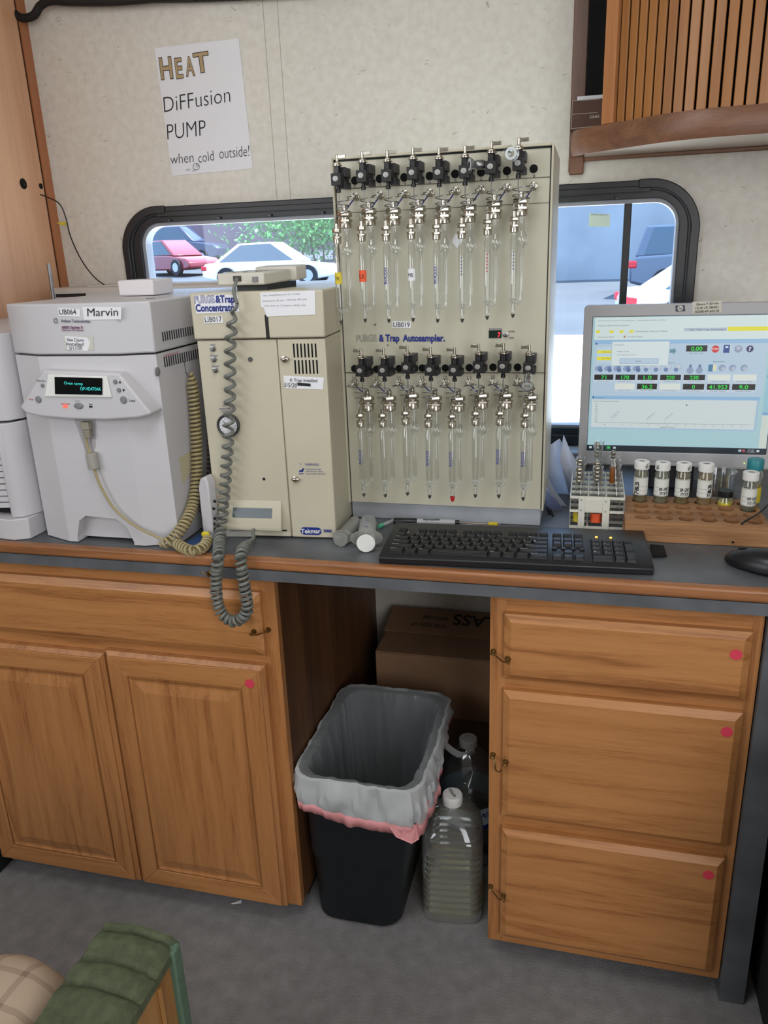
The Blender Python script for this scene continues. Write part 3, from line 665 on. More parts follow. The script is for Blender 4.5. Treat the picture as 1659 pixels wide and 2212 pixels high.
# ================================================================== ARMCHAIR
GRN = mat('green_fabric', (84, 92, 68), .95, bump=.8, bscale=420, var=.22, vscale=70)
GRN2 = mat('green_fabric_side', (92, 118, 98), .95, bump=.6, bscale=500, var=.14, vscale=40)
ac = thing('armchair', 'green upholstered armchair with a wooden side panel and plaid seat', 'armchair', (-.3, -1.5, 0))
AX0, AX1, AZ = -.245, -.118, .45
mb = MB(); loops = []; n = 170
for i in range(n+1):
    yy = -1.160-(.60)*i/n; s_ = -yy
    # pleats across the arm
    pl = 0
    for pc in (1.172, 1.222, 1.262, 1.35, 1.43, 1.52): pl -= .009*math.exp(-((s_-pc)/.0035)**2)-.004*math.exp(-((s_-pc-.02)/.014)**2)
    loops.append([Vector((AX0+.006, yy, AZ-.055)), Vector((AX0, yy, AZ-.02)), Vector((AX0+.012, yy, AZ-.003+pl)), Vector(((AX0+AX1)/2, yy, AZ+.004+pl)), Vector((AX1-.012, yy, AZ-.004+pl)), Vector((AX1, yy, AZ-.014)), Vector((AX1, yy, AZ-.028))])
nn = len(loops[0]); vs = [v for l in loops for v in l]; fs = [(k*nn+i, k*nn+i+1, (k+1)*nn+i+1, (k+1)*nn+i) for k in range(n) for i in range(nn-1)]+[tuple(range(nn)), tuple(n*nn+i for i in range(nn))]+[((k)*nn, (k+1)*nn, (k+1)*nn+nn-1, k*nn+nn-1) for k in range(n)]
mb.add(vs, fs, None, True); obj('arm_pad', mb, GRN, ac)
obj('front_edge', MB().box(AX0+.005, AX1+.004, -1.183, -1.162, .06, AZ-.012), GRN2, ac, bevel=.003, label='green fabric covered front edge of the arm')
obj('side_panel', MB().box(AX1-.022, AX1-.004, -1.76, -1.184, .06, AZ-.03), wood('chair_oak', (186, 140, 84), (150, 104, 56), 'Z', 12), ac)
obj('corner_bead', MB().tube([(AX1-.002, -1.218, .06), (AX1-.002, -1.218, AZ-.035)], .004, 8), wood('chair_oak', (0,0,0), (0,0,0)), ac)
for yy in (-1.18, -1.72):
    obj('leg', MB().box(AX1-.05, AX1-.01, yy-.02, yy+.02, 0, .062), wood('chair_oak', (0,0,0), (0,0,0)), ac); obj('leg', MB().box(-.78, -.74, yy-.02, yy+.02, 0, .062), wood('chair_oak', (0,0,0), (0,0,0)), ac)
def plaid():
    m = bpy.data.materials.new('plaid_cloth'); m.use_nodes = True; nt = m.node_tree; n = nt.nodes; L = nt.links; b = n['Principled BSDF']; b.inputs['Roughness'].default_value = .9
    tc = n.new('ShaderNodeTexCoord'); sx = n.new('ShaderNodeSeparateXYZ'); L.new(tc.outputs['Object'], sx.inputs[0]); col = None; fac = None
    for ch, ph in (('X', .3), ('Y', 1.1)):
        for fr_, wd in ((120, .86), (120, .86)):
            a = n.new('ShaderNodeMath'); a.operation = 'MULTIPLY_ADD'; a.inputs[1].default_value = fr_ if col is None else fr_; a.inputs[2].default_value = ph; L.new(sx.outputs[ch], a.inputs[0])
            s = n.new('ShaderNodeMath'); s.operation = 'SINE'; L.new(a.outputs[0], s.inputs[0])
            g = n.new('ShaderNodeMath'); g.operation = 'GREATER_THAN'; g.inputs[1].default_value = wd; L.new(s.outputs[0], g.inputs[0])
            h = n.new('ShaderNodeMath'); h.operation = 'MULTIPLY'; h.inputs[1].default_value = .35; L.new(g.outputs[0], h.inputs[0])
            if fac is None: fac = h
            else:
                ad = n.new('ShaderNodeMath'); ad.operation = 'ADD'; L.new(fac.outputs[0], ad.inputs[0]); L.new(h.outputs[0], ad.inputs[1]); fac = ad
            break
    mx = n.new('ShaderNodeMixRGB'); mx.inputs[1].default_value = srgb((190, 168, 146)); mx.inputs[2].default_value = srgb((120, 96, 78)); L.new(fac.outputs[0], mx.inputs[0]); L.new(mx.outputs[0], b.inputs['Base Color'])
    return m
mb = MB(); loops = []
for z, of in ((.30, -.01), (.33, .0), (.38, .004), (.415, -.010), (.432, -.030), (.438, -.06)): loops.append(resample(rsec(-.338, -1.47, .092+of, .268+of, .075, z), 64))
loft(mb, loops, cap0=True, cap1=True); obj('seat_cushion', mb, plaid(), ac, label='beige plaid seat cushion')
obj('seat_base', MB().box(-.74, AX0+.0, -1.72, -1.26, .06, .31), GRN2, ac, bevel=.01)
obj('backrest', MB().box(-.76, AX0+.0, -1.80, -1.71, .25, .80), GRN, ac, bevel=.03)
# ================================================================== WALL ITEMS
sg = thing('wall_sign', 'white paper sign with handwritten HEAT diffusion pump note taped on the wall', 'sign', (-.504, 0, 1.70))
mb = MB(); P4 = [(334, 104), (516, 83), (546, 364), (372, 380)]; quad(mb, P4[::-1], ('y', -.0008), WHITEP, th=.0006); obj('sheet', mb, None, sg)
mb = MB(); PL = ('y', -.0018)
for ch, a, b, c in (('H', (348, 171), (375, 168), 45), ('E', (381, 169), (397, 167), 42), ('A', (402, 164), (422, 162), 40), ('T', (421, 158), (455, 153), 42)):
    T(mb, ch, a, b, c, PL, mat('tan_marker', (176, 152, 112), .7), bold=.03)
    T(mb, ch, a, b, c, PL, INK, bold=.03, outline=.012, lift=.0007)
obj('heading', mb, None, sg)
mb = MB()
for s_, a, b, c in (('DiFFusion', (355, 243), (499, 220), 34), ('PUMP', (362, 302), (447, 292), 34), ('when', (370, 355), (419, 350), 22), ('cold', (430, 352), (464, 346), 22), ('outside!', (475, 343), (540, 337), 24), ('xx', (402, 369), (411, 368), 6), ('-5', (418, 362), (430, 361), 8), ('10', (416, 371), (423, 370), 5)):
    T(mb, s_, a, b, c, PL, INK, shear=.12, bold=-.014)
obj('handwriting', mb, None, sg); mb = MB()
p = at(424, 360, 'y', -.0016); mb.tube([(p.x+.009*cos(t), -.0016, p.z+.007*sin(t)) for t in [2*pi*i/20 for i in range(21)]], .0005, 4, INK, cap=False)
obj('circle_mark', mb, None, sg)
# black conduit at the top left
cb = MB(); pts = [at(u, v, 'y', -.03) for u, v in ((20, -20), (25, 18), (45, 38), (72, 34), (88, 12), (112, 2), (160, 4), (250, 3), (340, -4), (420, -8))]
cb.tube(smoothpath(pts, 8), .0095, 10); cb.tube(smoothpath([at(u, v, 'y', -.02) for u, v in ((100, -2), (200, -8), (330, -6), (520, -12), (760, -30))], 6), .012, 10)
tag(obj('black_conduit', cb, mat('conduit_black', (14, 14, 16), .6, bump=.5, bscale=300)), 'black corrugated conduit hanging in the top left corner of the wall', 'conduit')
wr = MB(); pts = [at(50, 397, 'x', -.95)]+[at(u, v, 'y', yy) for u, v, yy in ((75, 415, -.06), (100, 425, -.05), (128, 440, -.05), (142, 470, -.05), (152, 510, -.06), (175, 560, -.09), (205, 600, -.12), (238, 623, -.14))]
tw = thing('sensor_wire', 'thin black wire with yellow tape running from the hole in the left wall', 'wire', (-.9, -.05, 1.5)); obj('wire', wr.tube(smoothpath(pts, 8), .0016, 6), BLACK, tw)
p = at(139, 484, 'y', -.05); obj('tape_flag', MB().box(p.x-.009, p.x+.006, -.056, -.046, p.z-.003, p.z+.005).box(p.x-.02, p.x-.008, -.052, -.050, p.z+.001, p.z+.005), mat('yellow_tape', (214, 192, 52), .5), tw, bevel=.001)

# ================================================================== LEFT: GAS CHROMATOGRAPHS
gx0, gx1, gy = -.617, -.321, -.69
gc = thing('gas_chromatograph', 'white bench gas chromatograph with teal display and LIB064 label', 'instrument', (-.47, -.44, ZC))
def face_plan(x0, x1, xa, xb, y, d):   # plan outline of the front facets
    return [(x0, y+d), (x0+.003, y+d-.004), (xa, y), (xb, y), (x1-.012, y+d-.012), (x1, y+d-.010)]
def vprism(mb, plan, z0, z1, yb, m=None):
    pts = [(x, y, z0) for x, y in plan]+[(plan[-1][0], yb, z0), (plan[0][0], yb, z0)]
    return mb.prism(pts, (0, 0, z1-z0), m)
fp_ = face_plan(gx0, gx1, -.546, -.382, gy-.004, .030)
mb = MB(); vprism(mb, fp_, 1.2095, 1.2975, -.19); obj('lid', mb, GREYW, gc, bevel=.003)
mb = MB(); mb.box(gx0+.006, gx1-.006, -.66, -.19, 1.2, 1.212); obj('seam_gap', mb, VOID, gc)
# oven door with an arched finger recess at its foot
lo_ = [(x, y) for x, y in fp_]
mb = MB(); vprism(mb, lo_, .9649, 1.2065, -.19)
x0, x1 = -.527, -.405
arch = [(x0, .862), (x0+.010, .895), (x0+.026, .906), (x1-.03, .902), (x1-.010, .885), (x1, .858)]
# lower part: left block, right block and recessed middle
mb.prism([(fp_[0][0], fp_[0][1], .8515), (fp_[1][0], fp_[1][1], .8515), (-.546, gy-.004, .8515), (x0, gy-.004, .8515), (x0, -.66, .8515), (x0, -.19, .8515), (gx0, -.19, .8515)], (0, 0, .1135))
mb.prism([(x1, gy-.004, .8515), (-.382, gy-.004, .8515), (fp_[4][0], fp_[4][1], .8515), (fp_[5][0], fp_[5][1], .8515), (gx1, -.19, .8515), (x1, -.19, .8515)], (0, 0, .1135))
top = [(x0, .965), (x1, .965)]+[(a, b) for a, b in reversed(arch)]
mb.prism([(a, gy-.004, b) for a, b in top], (0, .02, 0)); mb.box(x0, x1, -.672, -.19, .856, .965)
obj('oven_door', mb, GREYW, gc)
obj('foot', MB().box(gx0+.02, gx0+.05, -.66, -.63, ZC, .853).box(gx1-.05, gx1-.02, -.66, -.63, ZC, .853), BLACK, gc)
# flat grey patch painting the shade of the scoop above the plug
sc = MB(); a = [at(u, v, 'y', gy-.0046) for u, v in ((160, 905), (207, 905), (206, 965), (197, 988), (186, 980))]; sc.poly(a, GREYD); obj('plug_scoop_shade', sc, mat('scoop_shade', (196, 194, 196), .5), gc)
# control panel
CP = ('y', gy-.026)
poly = [(92, 800), (256, 806), (326, 893), (322, 897), (300, 903), (230, 908), (150, 906), (90, 901), (55, 893), (42, 880)]
mb = MB(); q = [at(u, v, *CP) for u, v in poly]; mb.prism(q, (0, .045, 0)); cpn = obj('control_panel', mb, GREYW, gc, bevel=.004, seg=3)
mb = MB(); quad(mb, [(106, 808), (232, 813), (243, 858), (98, 856)][::-1], ('y', gy-.0262), WHITE, th=.003); obj('display_bezel', mb, None, cpn, bevel=.001)
mb = MB(); DP = ('y', gy-.0305); quad(mb, [(118, 814), (221, 817), (221, 853), (119, 851)][::-1], DP, DISPLAY, th=.0004); obj('display', mb, None, cpn)
mb = MB(); TEAL = screen_mat('teal_glow', (60, 235, 225), 1.0); DPT = ('y', gy-.0312)
T(mb, 'Oven temp', (139, 830), (179, 832), 6, DPT, TEAL); T(mb, 'OP-VD4T0AK', (174, 843), (219, 844), 7, DPT, TEAL); obj('display_text', mb, None, cpn)
mb = MB(); PT = ('y', gy-.0264)
for s_, a, b, c, m_ in (('Prep Run', (80, 824), (98, 825), 4, INK), ('Stop', (63, 864), (72, 864), 4, REDP), ('Not Ready', (132, 874), (151, 874), 4, REDP), ('Start', (163, 868), (174, 868), 4, GREYD), ('Run', (193, 875), (200, 875), 4, INK), ('Load', (279, 867), (292, 868), 5, INK), ('Actual', (177, 857), (189, 857), 3, INK), ('Setpoint', (197, 857), (213, 857), 3, PURPLE)):
    T(mb, s_, a, b, c, PT, m_, bold=.01)
for tri in (((256, 828), (262, 828), (259, 822)), ((264, 841), (270, 841), (267, 847))):
    mb.poly([at(u, v, *PT) for u, v in tri], INK)
obj('lettering', mb, None, cpn)
for u, v, r, k in ((91, 833, .0035, 0), (82, 863, .0062, 0), (266, 864, .0065, 0), (248, 825, .004, 0), (256, 843, .004, 0), (169, 877, .0055, 1)):
    p = at(u, v, 'y', gy-.028); mb = MB().lathe([(r, 0), (r, -.0015), (r*.8, -.0028), (0, -.003)], (0, 0, 0), 20, ax='y'); mb.v = [(x*(1.7 if k else 1)+p.x, y_+gy-.026, z+p.z) for x, y_, z in mb.v]; obj('button', mb, GREYBTN, cpn)
p = at(141, 877, 'y', gy-.0265); obj('status_light', MB().box(p.x-.004, p.x+.004, gy-.0275, gy-.026, p.z-.003, p.z+.002), screen_mat('red_led', (255, 90, 70), 1.6), cpn)
p = at(196, 878, 'y', gy-.0265); obj('status_light', MB().box(p.x-.003, p.x+.003, gy-.0272, gy-.026, p.z-.002, p.z+.001), INK, cpn)
# labels on the lid
mb = MB(); GP = ('y', gy-.0045)
quad(mb, [(126, 665), (173, 668), (174, 684), (127, 683)][::-1], GP, WHITEP, th=.0004); obj('paper_label', mb, None, gc); mb = MB(); quad(mb, [(178, 663), (262, 663), (262, 690), (182, 691)][::-1], GP, WHITEP, th=.0005); obj('paper_label', mb, None, gc); mb = MB()
quad(mb, [(138, 726), (202, 727), (203, 757), (140, 755)][::-1], GP, mat('clear_tape', (200, 200, 190), .3), th=.0003); quad(mb, [(140, 726), (188, 729), (195, 740), (190, 758), (147, 756)][::-1], GP, WHITEP, th=.0006); obj('paper_label', mb, None, gc)
mb = MB(); GT = ('y', gy-.0054)
for s_, a, b, c, m_, kw in (('LIB064', (129, 679), (165, 679), 11, INK, {}), ('Marvin', (189, 683), (256, 682), 17, INK, dict(shear=.1)), ('Agilent Technologies', (132, 696), (195, 697), 6, mat('logo_ink', (60, 60, 90), .5), dict(bold=.02)), ('6850 Series II', (134, 710), (179, 710), 6, PURPLE, dict(bold=.03)), ('Network GC System', (134, 715), (181, 715), 4, PURPLE, dict(bold=.02)), ('New Column', (145, 737), (182, 738), 7, INK, dict(shear=.2)), ('Installed', (144, 746), (181, 747), 7, INK, dict(shear=.1)), ('3/11/20', (150, 756), (178, 755), 8, INK, {})):
    T(mb, s_, a, b, c, GT, m_, **kw)
p = at(120, 693, 'y', gy-.0050)
for i in range(12):
    a = 2*pi*i/12; mb.tube([(p.x+.002*cos(a), p.y, p.z+.002*sin(a)), (p.x+.0055*cos(a), p.y, p.z+.0055*sin(a))], .0003, 4, INK)
obj('lettering', mb, None, gc)
# side: vents, badge, round button, hooks
sv = MB(); SX = gx1+.0006
for k in range(16):
    for (ua, va, h0), (ub, vb, h1) in ((((352, 727), (352, 727), 17), ((426, 710), (426, 710), 17))[0:0] or [((352, 727, 18), (426, 712, 18))]):
        t = k/15; u = ua+(ub-ua)*t; v = va+(vb-va)*t
        p = at(u, v, 'x', SX); sv.box(SX-.001, SX+.0003, p.y-.0016, p.y+.0016, p.z-.008, p.z+.008)
        p = at(356+(428-356)*t, 782+(764-782)*t, 'x', SX); sv.box(SX-.001, SX+.0003, p.y-.0016, p.y+.0016, p.z-.009, p.z+.009)
obj('vent_slot', sv, mat('slot_dark', (50, 50, 54), .8), gc, kind='stuff')
mb = MB(); T(mb, 'CAUTION hot surface', (354, 772), (386, 762), 5, ('x', SX+.0005), REDP); obj('warning_label', mb, None, gc); mb = MB(); quad(mb, [(386, 990), (412, 975), (412, 1020), (395, 1046)], ('x', SX), mat('tan_card', (198, 190, 160), .7), th=.0004); obj('side_label', mb, None, gc)
p = at(339, 803, 'x', gx1); obj('side_button', MB().lathe([(.008, 0), (.008, .002), (.006, .003), (0, .003)], (gx1, p.y, p.z), 20, ax='x'), GREYBTN, gc)
h = MB()
for u, v in ((398, 780), (432, 800)):
    p = at(u, v, 'x', gx1+.001); h.tube(smoothpath([p, p+Vector((.001, 0, -.02)), p+Vector((.006, .002, -.03)), p+Vector((.012, 0, -.022))], 5), .0008, 6)
obj('wire_hook', h, STEELB, gc)
tp_ = MB(); p = at(350, 662, 'z', 1.2978)
obj('top_slot', MB().box(-.37, -.352, -.60, -.598, 1.2975, 1.2985), INK, gc)
# plug, cable, ferrite, coil
kc = thing('keypad_cable', 'beige coiled cable plugged in below the teal display', 'cable', (-.46, -.71, ZC))
BEI = mat('beige_cable', (166, 152, 112), .5); PLG = mat('plug_grey', (150, 144, 128), .5)
y0 = gy-.012
a = [at(u, v, 'y', y0) for u, v in ((186, 930), (187, 955), (197, 990))]+[at(u, v, 'y', y0-.002) for u, v in ((206, 1020), (220, 1055), (248, 1100), (290, 1135), (335, 1158), (372, 1173))]
obj('straight_cable', MB().tube(smoothpath(a, 8), .0024, 8), BEI, kc)
p = at(187, 920, 'y', y0); g = MB().box(p.x-.008, p.x+.008, y0-.006, y0+.006, p.z-.006, p.z+.008)
for i in range(4): g.box(p.x-.0075, p.x+.0075, y0-.0055, y0+.0055, p.z-.010-i*.0035, p.z-.008-i*.0035)
g.box(p.x-.005, p.x+.005, y0-.004, y0+.004, p.z-.022, p.z-.006); obj('plug', g, PLG, kc, bevel=.0008)
pa = at(197, 978, 'y', y0); pb = at(204, 1012, 'y', y0); obj('ferrite_bead', MB().tube([pa, pb], .0105, 14), mat('ferrite_grey', (160, 156, 146), .5), kc, bevel=.0015)
cx = gx1+.014
path = [at(413, 804, 'x', cx), at(419, 870, 'x', cx), at(424, 960, 'x', cx), at(424, 1040, 'x', cx), at(416, 1090, 'x', cx), at(400, 1130, 'x', cx), Vector((-.322, -.703, .868)), Vector((-.345, -.708, .862))]
cc = MB(); coil(path, .0095, .0080, .0026, mb=cc, m=BEI)
path = [Vector((-.315, -.700, .864)), at(398, 1184, 'z', .863), at(415, 1190, 'z', .863), at(432, 1186, 'z', .863), at(444, 1176, 'z', .863), at(450, 1160, 'z', .868)]
coil(path, .0085, .0095, .0026, mb=cc, m=BEI)
cc.tube(smoothpath([at(450, 1162, 'z', .868), at(452, 1150, 'z', .868), at(455, 1138, 'z', .87)], 5), .0024, 8, BEI)
obj('coil', cc, BEI, kc)
c2 = MB(); coil([at(432, 812, 'x', cx+.004)+Vector((0, .03, 0)), at(438, 880, 'x', cx+.004)+Vector((0, .03, 0)), at(440, 960, 'x', cx+.004)+Vector((0, .03, 0)), at(437, 1050, 'x', cx+.004)+Vector((0, .03, 0)), at(432, 1110, 'x', cx)], .006, .009, .0014, mb=c2, m=mat('dark_coil', (70, 66, 56), .5)); tag(obj('coiled_wire', c2), 'thin dark coiled wire hanging behind the beige coiled cable', 'wire')
p = at(444, 1155, 'z', .87); mb = MB(); mb.sphere(p, .009, None, 8, 6, (1, .6, .8)); tag(obj('yellow_knob', mb, mat('yellow_plastic', (212, 196, 40), .5)), 'small yellow plug at the end of the beige coiled cable', 'plug')
# small remote box between the two instruments
rb = thing('handheld_controller', 'small white keypad controller leaning between the two instruments', 'controller', (-.285, -.60, ZC))
mb = MB(); mb.prism([(-.288, -.642, ZC+.001), (-.262, -.648, ZC+.001), (-.262, -.648, .965), (-.268, -.647, .978), (-.280, -.644, .972), (-.286, -.642, .955)], (.002, .026, 0)); obj('shell', mb, GREYW, rb, bevel=.003)
for i, (u, v) in enumerate(((470, 1058), (466, 1083), (464, 1099), (466, 1120), (466, 1132), (467, 1143))):
    p = at(u-2, v, 'y', -.648); obj('key', MB().lathe([(.003, 0), (.003, -.0012), (0, -.0014)], (p.x, -.6475, p.z), 12, ax='y'), INK if i else GREYBTN, rb)
bg_ = MB(); bg_.prism([(-.316, -.68, ZC+.0008), (-.25, -.70, ZC+.0008), (-.262, -.62, ZC+.0008), (-.30, -.56, ZC+.0008)], (0, 0, .001)); tag(obj('plastic_sleeve', bg_, mat('blue_sleeve', (44, 84, 140), .2)), 'blue glossy plastic sleeve lying beneath the cable loop', 'sleeve')
# second chromatograph at the left edge
g2 = thing('gas_chromatograph', 'white instrument with louvred front cut off at the left edge', 'instrument', (-.78, -.42, ZC))
pl = [(-.93, -.66), (-.70, -.69), (-.682, -.695), (-.668, -.690), (-.645, -.680), (-.632, -.655)]
z_s = at(10, 914, 'y', -.69).z
mb = MB(); vprism(mb, pl, z_s+.002, 1.245, -.19); obj('upper_body', mb, GREYW, g2, bevel=.002)
mb = MB(); vprism(mb, [(-.93, -.640), (-.692, -.667), (-.669, -.692), (-.657, -.690), (-.645, -.684), (-.632, -.655)], .893, z_s-.002, -.19); obj('lower_body', mb, GREYW, g2, bevel=.002)
obj('seam_gap', MB().box(-.925, -.645, -.66, -.2, z_s-.004, z_s+.004), VOID, g2)
obj('slit_shade', MB().prism([(-.928, -.648, .897), (-.698, -.676, .897), (-.674, -.674, .897), (-.674, -.66, .897), (-.928, -.64, .897)], (0, 0, z_s-.010-.897)), VOID, g2)  # black sheet added to paint the shade in the louvre slits
for i in range(17):
    z = z_s-.022-i*.0125
    if z < .90: break
    mb = MB(); mb.prism([(-.93, -.656, z), (-.700, -.686, z), (-.671, -.680, z), (-.671, -.66, z), (-.93, -.64, z)], (0, 0, .0100)); obj('louvre', mb, GREYW, g2)
mb = MB(); mb.prism([(-.93, -.66, ZC), (-.700, -.70, ZC), (-.664, -.705, ZC), (-.636, -.69, ZC), (-.636, -.2, ZC), (-.93, -.2, ZC)], (0, 0, .0425)); obj('base', mb, GREYW, g2, bevel=.002)
# device behind
bx = thing('rear_instrument', 'wide grey box with a ridged top standing behind the white instruments', 'instrument', (-.55, -.09, ZC))
obj('case', MB().box(-.905, -.295, -.150, -.024, ZC, 1.305), mat('case_beige', (196, 190, 182), .5), bx, bevel=.008, seg=3)
rd = MB()
for i in range(7): rd.box(-.80, -.31, -.14+i*.016, -.132+i*.016, 1.305, 1.309)
obj('top_ridge', rd, mat('case_beige', (196, 190, 182), .5), bx, bevel=.001)
obj('front_slot', MB().box(-.885, -.80, -.151, -.149, 1.283, 1.291), INK, bx)
p = at(110, 606, 'y', -.18); an = thing('metal_rod', 'upright metal rod rising behind the LIB064 instrument', 'rod', (-.855, -.185, 1.24))
a = at(104, 569, 'y', -.19); b = at(118, 660, 'y', -.19)
obj('rod', MB().tube([a, Vector((b.x, b.y, 1.246))], .0042, 12), STEELB, an)
fb = thing('foam_block', 'white foam block lying on top of the LIB064 instrument', 'block', (-.446, -.465, 1.2985), local=True, rz=R(-4))
obj('block', MB().box(-.040, .040, -.036, .036, 0, .0295), mat('white_foam', (226, 220, 222), .9, bump=.3, bscale=400), fb, bevel=.003)

# ================================================================== PURGE AND TRAP CONCENTRATOR
tx0, tx1, ty = -.270, -.030, -.61
tk = thing('trap_concentrator', 'tall cream instrument with vent grille, gauge and small display, labelled LIB017', 'instrument', (-.15, ty, ZC))
obj('hood', MB().box(tx0-.001, tx1+.001, ty-.006, -.16, 1.226, 1.306), CREAM, tk, bevel=.003)
obj('cabinet_body', MB().box(tx0+.002, tx1-.001, ty+.004, -.16, .853, 1.224), CREAM, tk, bevel=.002)
xs = -.119
obj('front_panel', MB().box(tx0+.002, xs-.001, ty-.001, ty+.006, .853, 1.2235), CREAM, tk, bevel=.0015)
dr = obj('door', MB().box(xs+.001, tx1-.001, ty-.002, ty+.006, .853, 1.2235), CREAM, tk, bevel=.002)
FT = ('y', ty-.0065)
mb = MB(); quad(mb, [(422, 638), (514, 636), (518, 673), (428, 677)][::-1], FT, WHITEP, th=.0004); obj('paper_label', mb, None, tk); mb = MB(); quad(mb, [(443, 683), (482, 682), (484, 697), (445, 698)][::-1], FT, WHITEP, th=.0005); obj('paper_label', mb, None, tk); mb = MB()
quad(mb, [(561, 632), (677, 628), (678, 680), (575, 684), (569, 665), (563, 662)][::-1], FT, WHITEP, th=.0004); obj('paper_label', mb, None, tk); mb = MB(); quad(mb, [(611, 812), (697, 817), (695, 843), (614, 839)][::-1], ('y', ty-.0022), WHITEP, th=.0005); obj('paper_label', mb, None, tk)
mb = MB(); FT2 = ('y', ty-.0072)
T(mb, 'PURGE', (424, 654), (466, 653), 15, FT2, BLUE, bold=.02, outline=.02, lift=.0003); T(mb, '&Trap', (468, 653), (508, 653), 15, FT2, BLUE, bold=.035)
T(mb, 'Concentrator', (427, 672), (515, 671), 15, FT2, BLUE, bold=.035); T(mb, 'LIB017', (446, 695), (481, 694), 11, FT2, INK)
for a, b, s_ in (((566, 640), (645, 636), 'no methanol in trap'), ((566, 652), (660, 648), 'Pressure 8 psi - Flows 40 mL'), ((570, 662), (658, 661), 'Use line to Column while dry')): T(mb, s_, a, b, 3.5, ('y', ty-.0076), mat('faint_pencil', (150, 150, 160), .8), shear=.2)
obj('lettering', mb, None, tk)
mb = MB(); DT = ('y', ty-.0032)
T(mb, 'K Trap Installed', (625, 825), (683, 827), 7, DT, INK, shear=.1); T(mb, '5/5/20', (612, 836), (640, 838), 9, DT, INK, shear=.2); quad(mb, [(640, 827), (668, 830), (669, 836), (641, 834)][::-1], DT, INK)
T(mb, 'WARNING', (657, 1007), (686, 1008), 5, DT, BLUE); T(mb, '!', (647, 1007), (648, 1007), 6, DT, BLUE)
for k, s_ in enumerate(('Hot Surface Inside', 'Will Cause a Burn', 'Keep Closed with Door')): T(mb, s_, (659, 1016+k*5), (691+k*5, 1017+k*5), 3, DT, BLUE)
quad(mb, [(643, 1024), (654, 1024), (654, 1025.5), (643, 1025.5)][::-1], DT, BLUE); quad(mb, [(644, 1018), (650, 1016), (653, 1012), (655, 1014), (652, 1021), (645, 1021)][::-1], DT, BLUE)
obj('lettering', mb, None, dr)
# maker badge
bd = MB(); c = at(670, 1149, 'y', ty-.0022); bd.prism([(c.x+x, ty-.0022, c.z+z) for x, z in rrect(-.0205, .0205, -.0075, .0075, .0074, 5)], (0, -.0006, 0)); bdo = obj('maker_badge', bd, BLUE, dr, label='blue oval badge')
mb = MB(); T(mb, 'Tekmar', (649, 1153), (691, 1154), 9, ('y', ty-.0030), WHITE, bold=.02, shear=.05); T(mb, '3000', (697, 1152), (714, 1153), 6, ('y', ty-.0026), BLUE, bold=.04); obj('lettering', mb, None, bdo)
gr = MB()
for r_ in range(2):
    for k in range(7):
        p0 = at(632+k*7.7+r_*3, 743+r_*35.5, 'y', ty-.002); p1 = at(632+k*7.7+r_*3+2, 773+r_*35.5, 'y', ty-.002); gr.box(p0.x-.0012, p0.x+.0016, ty-.0025, ty, p1.z, p0.z)
obj('vent_slot', gr, VOID, dr)
for u, v in ((614, 776), (637, 1036)):
    p = at(u, v, 'y', ty-.003); mb = MB(); mb.lathe([(.006, ty-.002), (.006, ty-.005), (.003, ty-.006)], (p.x, 0, p.z), 16, ax='y'); mb.sphere((p.x+.001, ty-.007, p.z), .0085, None, 12, 8, (1, .35, .42)); obj('turn_latch', mb, STEEL, dr)
sl = MB(); p = at(570, 680, 'y', ty-.0065); p1 = at(576, 731, 'y', ty-.0065); sl.box(p.x, p.x+.0065, ty-.0068, ty-.005, p1.z, p.z); obj('sight_slot', sl, mat('slot_brown', (30, 24, 22), .6), tk, bevel=.001)
for i, (u, v, n_) in enumerate(((464, 752, 'VENT'), (466, 775, 'PURGE'), (469, 798, 'DRAIN'))):
    p = at(u, v, 'y', ty); mb = MB(); mb.lathe([(.0055, ty-.001), (.0055, ty-.004), (.003, ty-.0045), (.003, ty-.009), (0, ty-.009)], (p.x, 0, p.z), 6, ax='y'); obj('port_fitting', mb, STEELB, tk)
mb = MB()
for s_, a, b in (('VENT', (457, 746), (469, 746)), ('PURGE', (458, 769), (474, 769)), ('DRAIN', (461, 792), (476, 791)), ('TRAP', (483, 877), (492, 876)), ('PRESSURE', (477, 884), (500, 883)), ('CONTROL', (480, 889), (500, 889))): T(mb, s_, a, b, 3.5, ('y', ty-.0015), BLUE)
T(mb, 'Direct control', (500, 1146), (530, 1145), 4, ('y', ty-.0018), BLUE, shear=.2)
obj('lettering', mb, None, tk)
for u, v, r in ((542, 776, .0045), (571, 1034, .0028)):
    p = at(u, v, 'y', ty); obj('round_port', MB().lathe([(r, ty-.0008), (r, ty-.0018)], (p.x, 0, p.z), 16, ax='y'), INK if r < .004 else mat('port_grey', (90, 88, 84), .5), tk)
p = at(493, 919, 'y', ty-.01); ga = obj('pressure_gauge', MB().lathe([(.0215, ty), (.0215, ty-.008), (.0195, ty-.0095), (.0175, ty-.008), (.0175, ty-.006), (0, ty-.006)], (p.x, 0, p.z), 32, ax='y'), mat('gauge_rim', (58, 58, 60), .35), tk)
gd = MB().lathe([(.017, ty-.0065), (0, ty-.0066)], (p.x, 0, p.z), 28, WHITEP, ax='y')
for i in range(13):
    a = R(225-i*22.5); gd.tube([(p.x+.012*cos(a), ty-.007, p.z+.012*sin(a)), (p.x+.0155*cos(a), ty-.007, p.z+.0155*sin(a))], .0003, 4, INK)
gd.tube([(p.x, ty-.0075, p.z), (p.x-.009, ty-.0075, p.z+.008)], .0005, 4, INK); obj('dial', gd, None, ga)
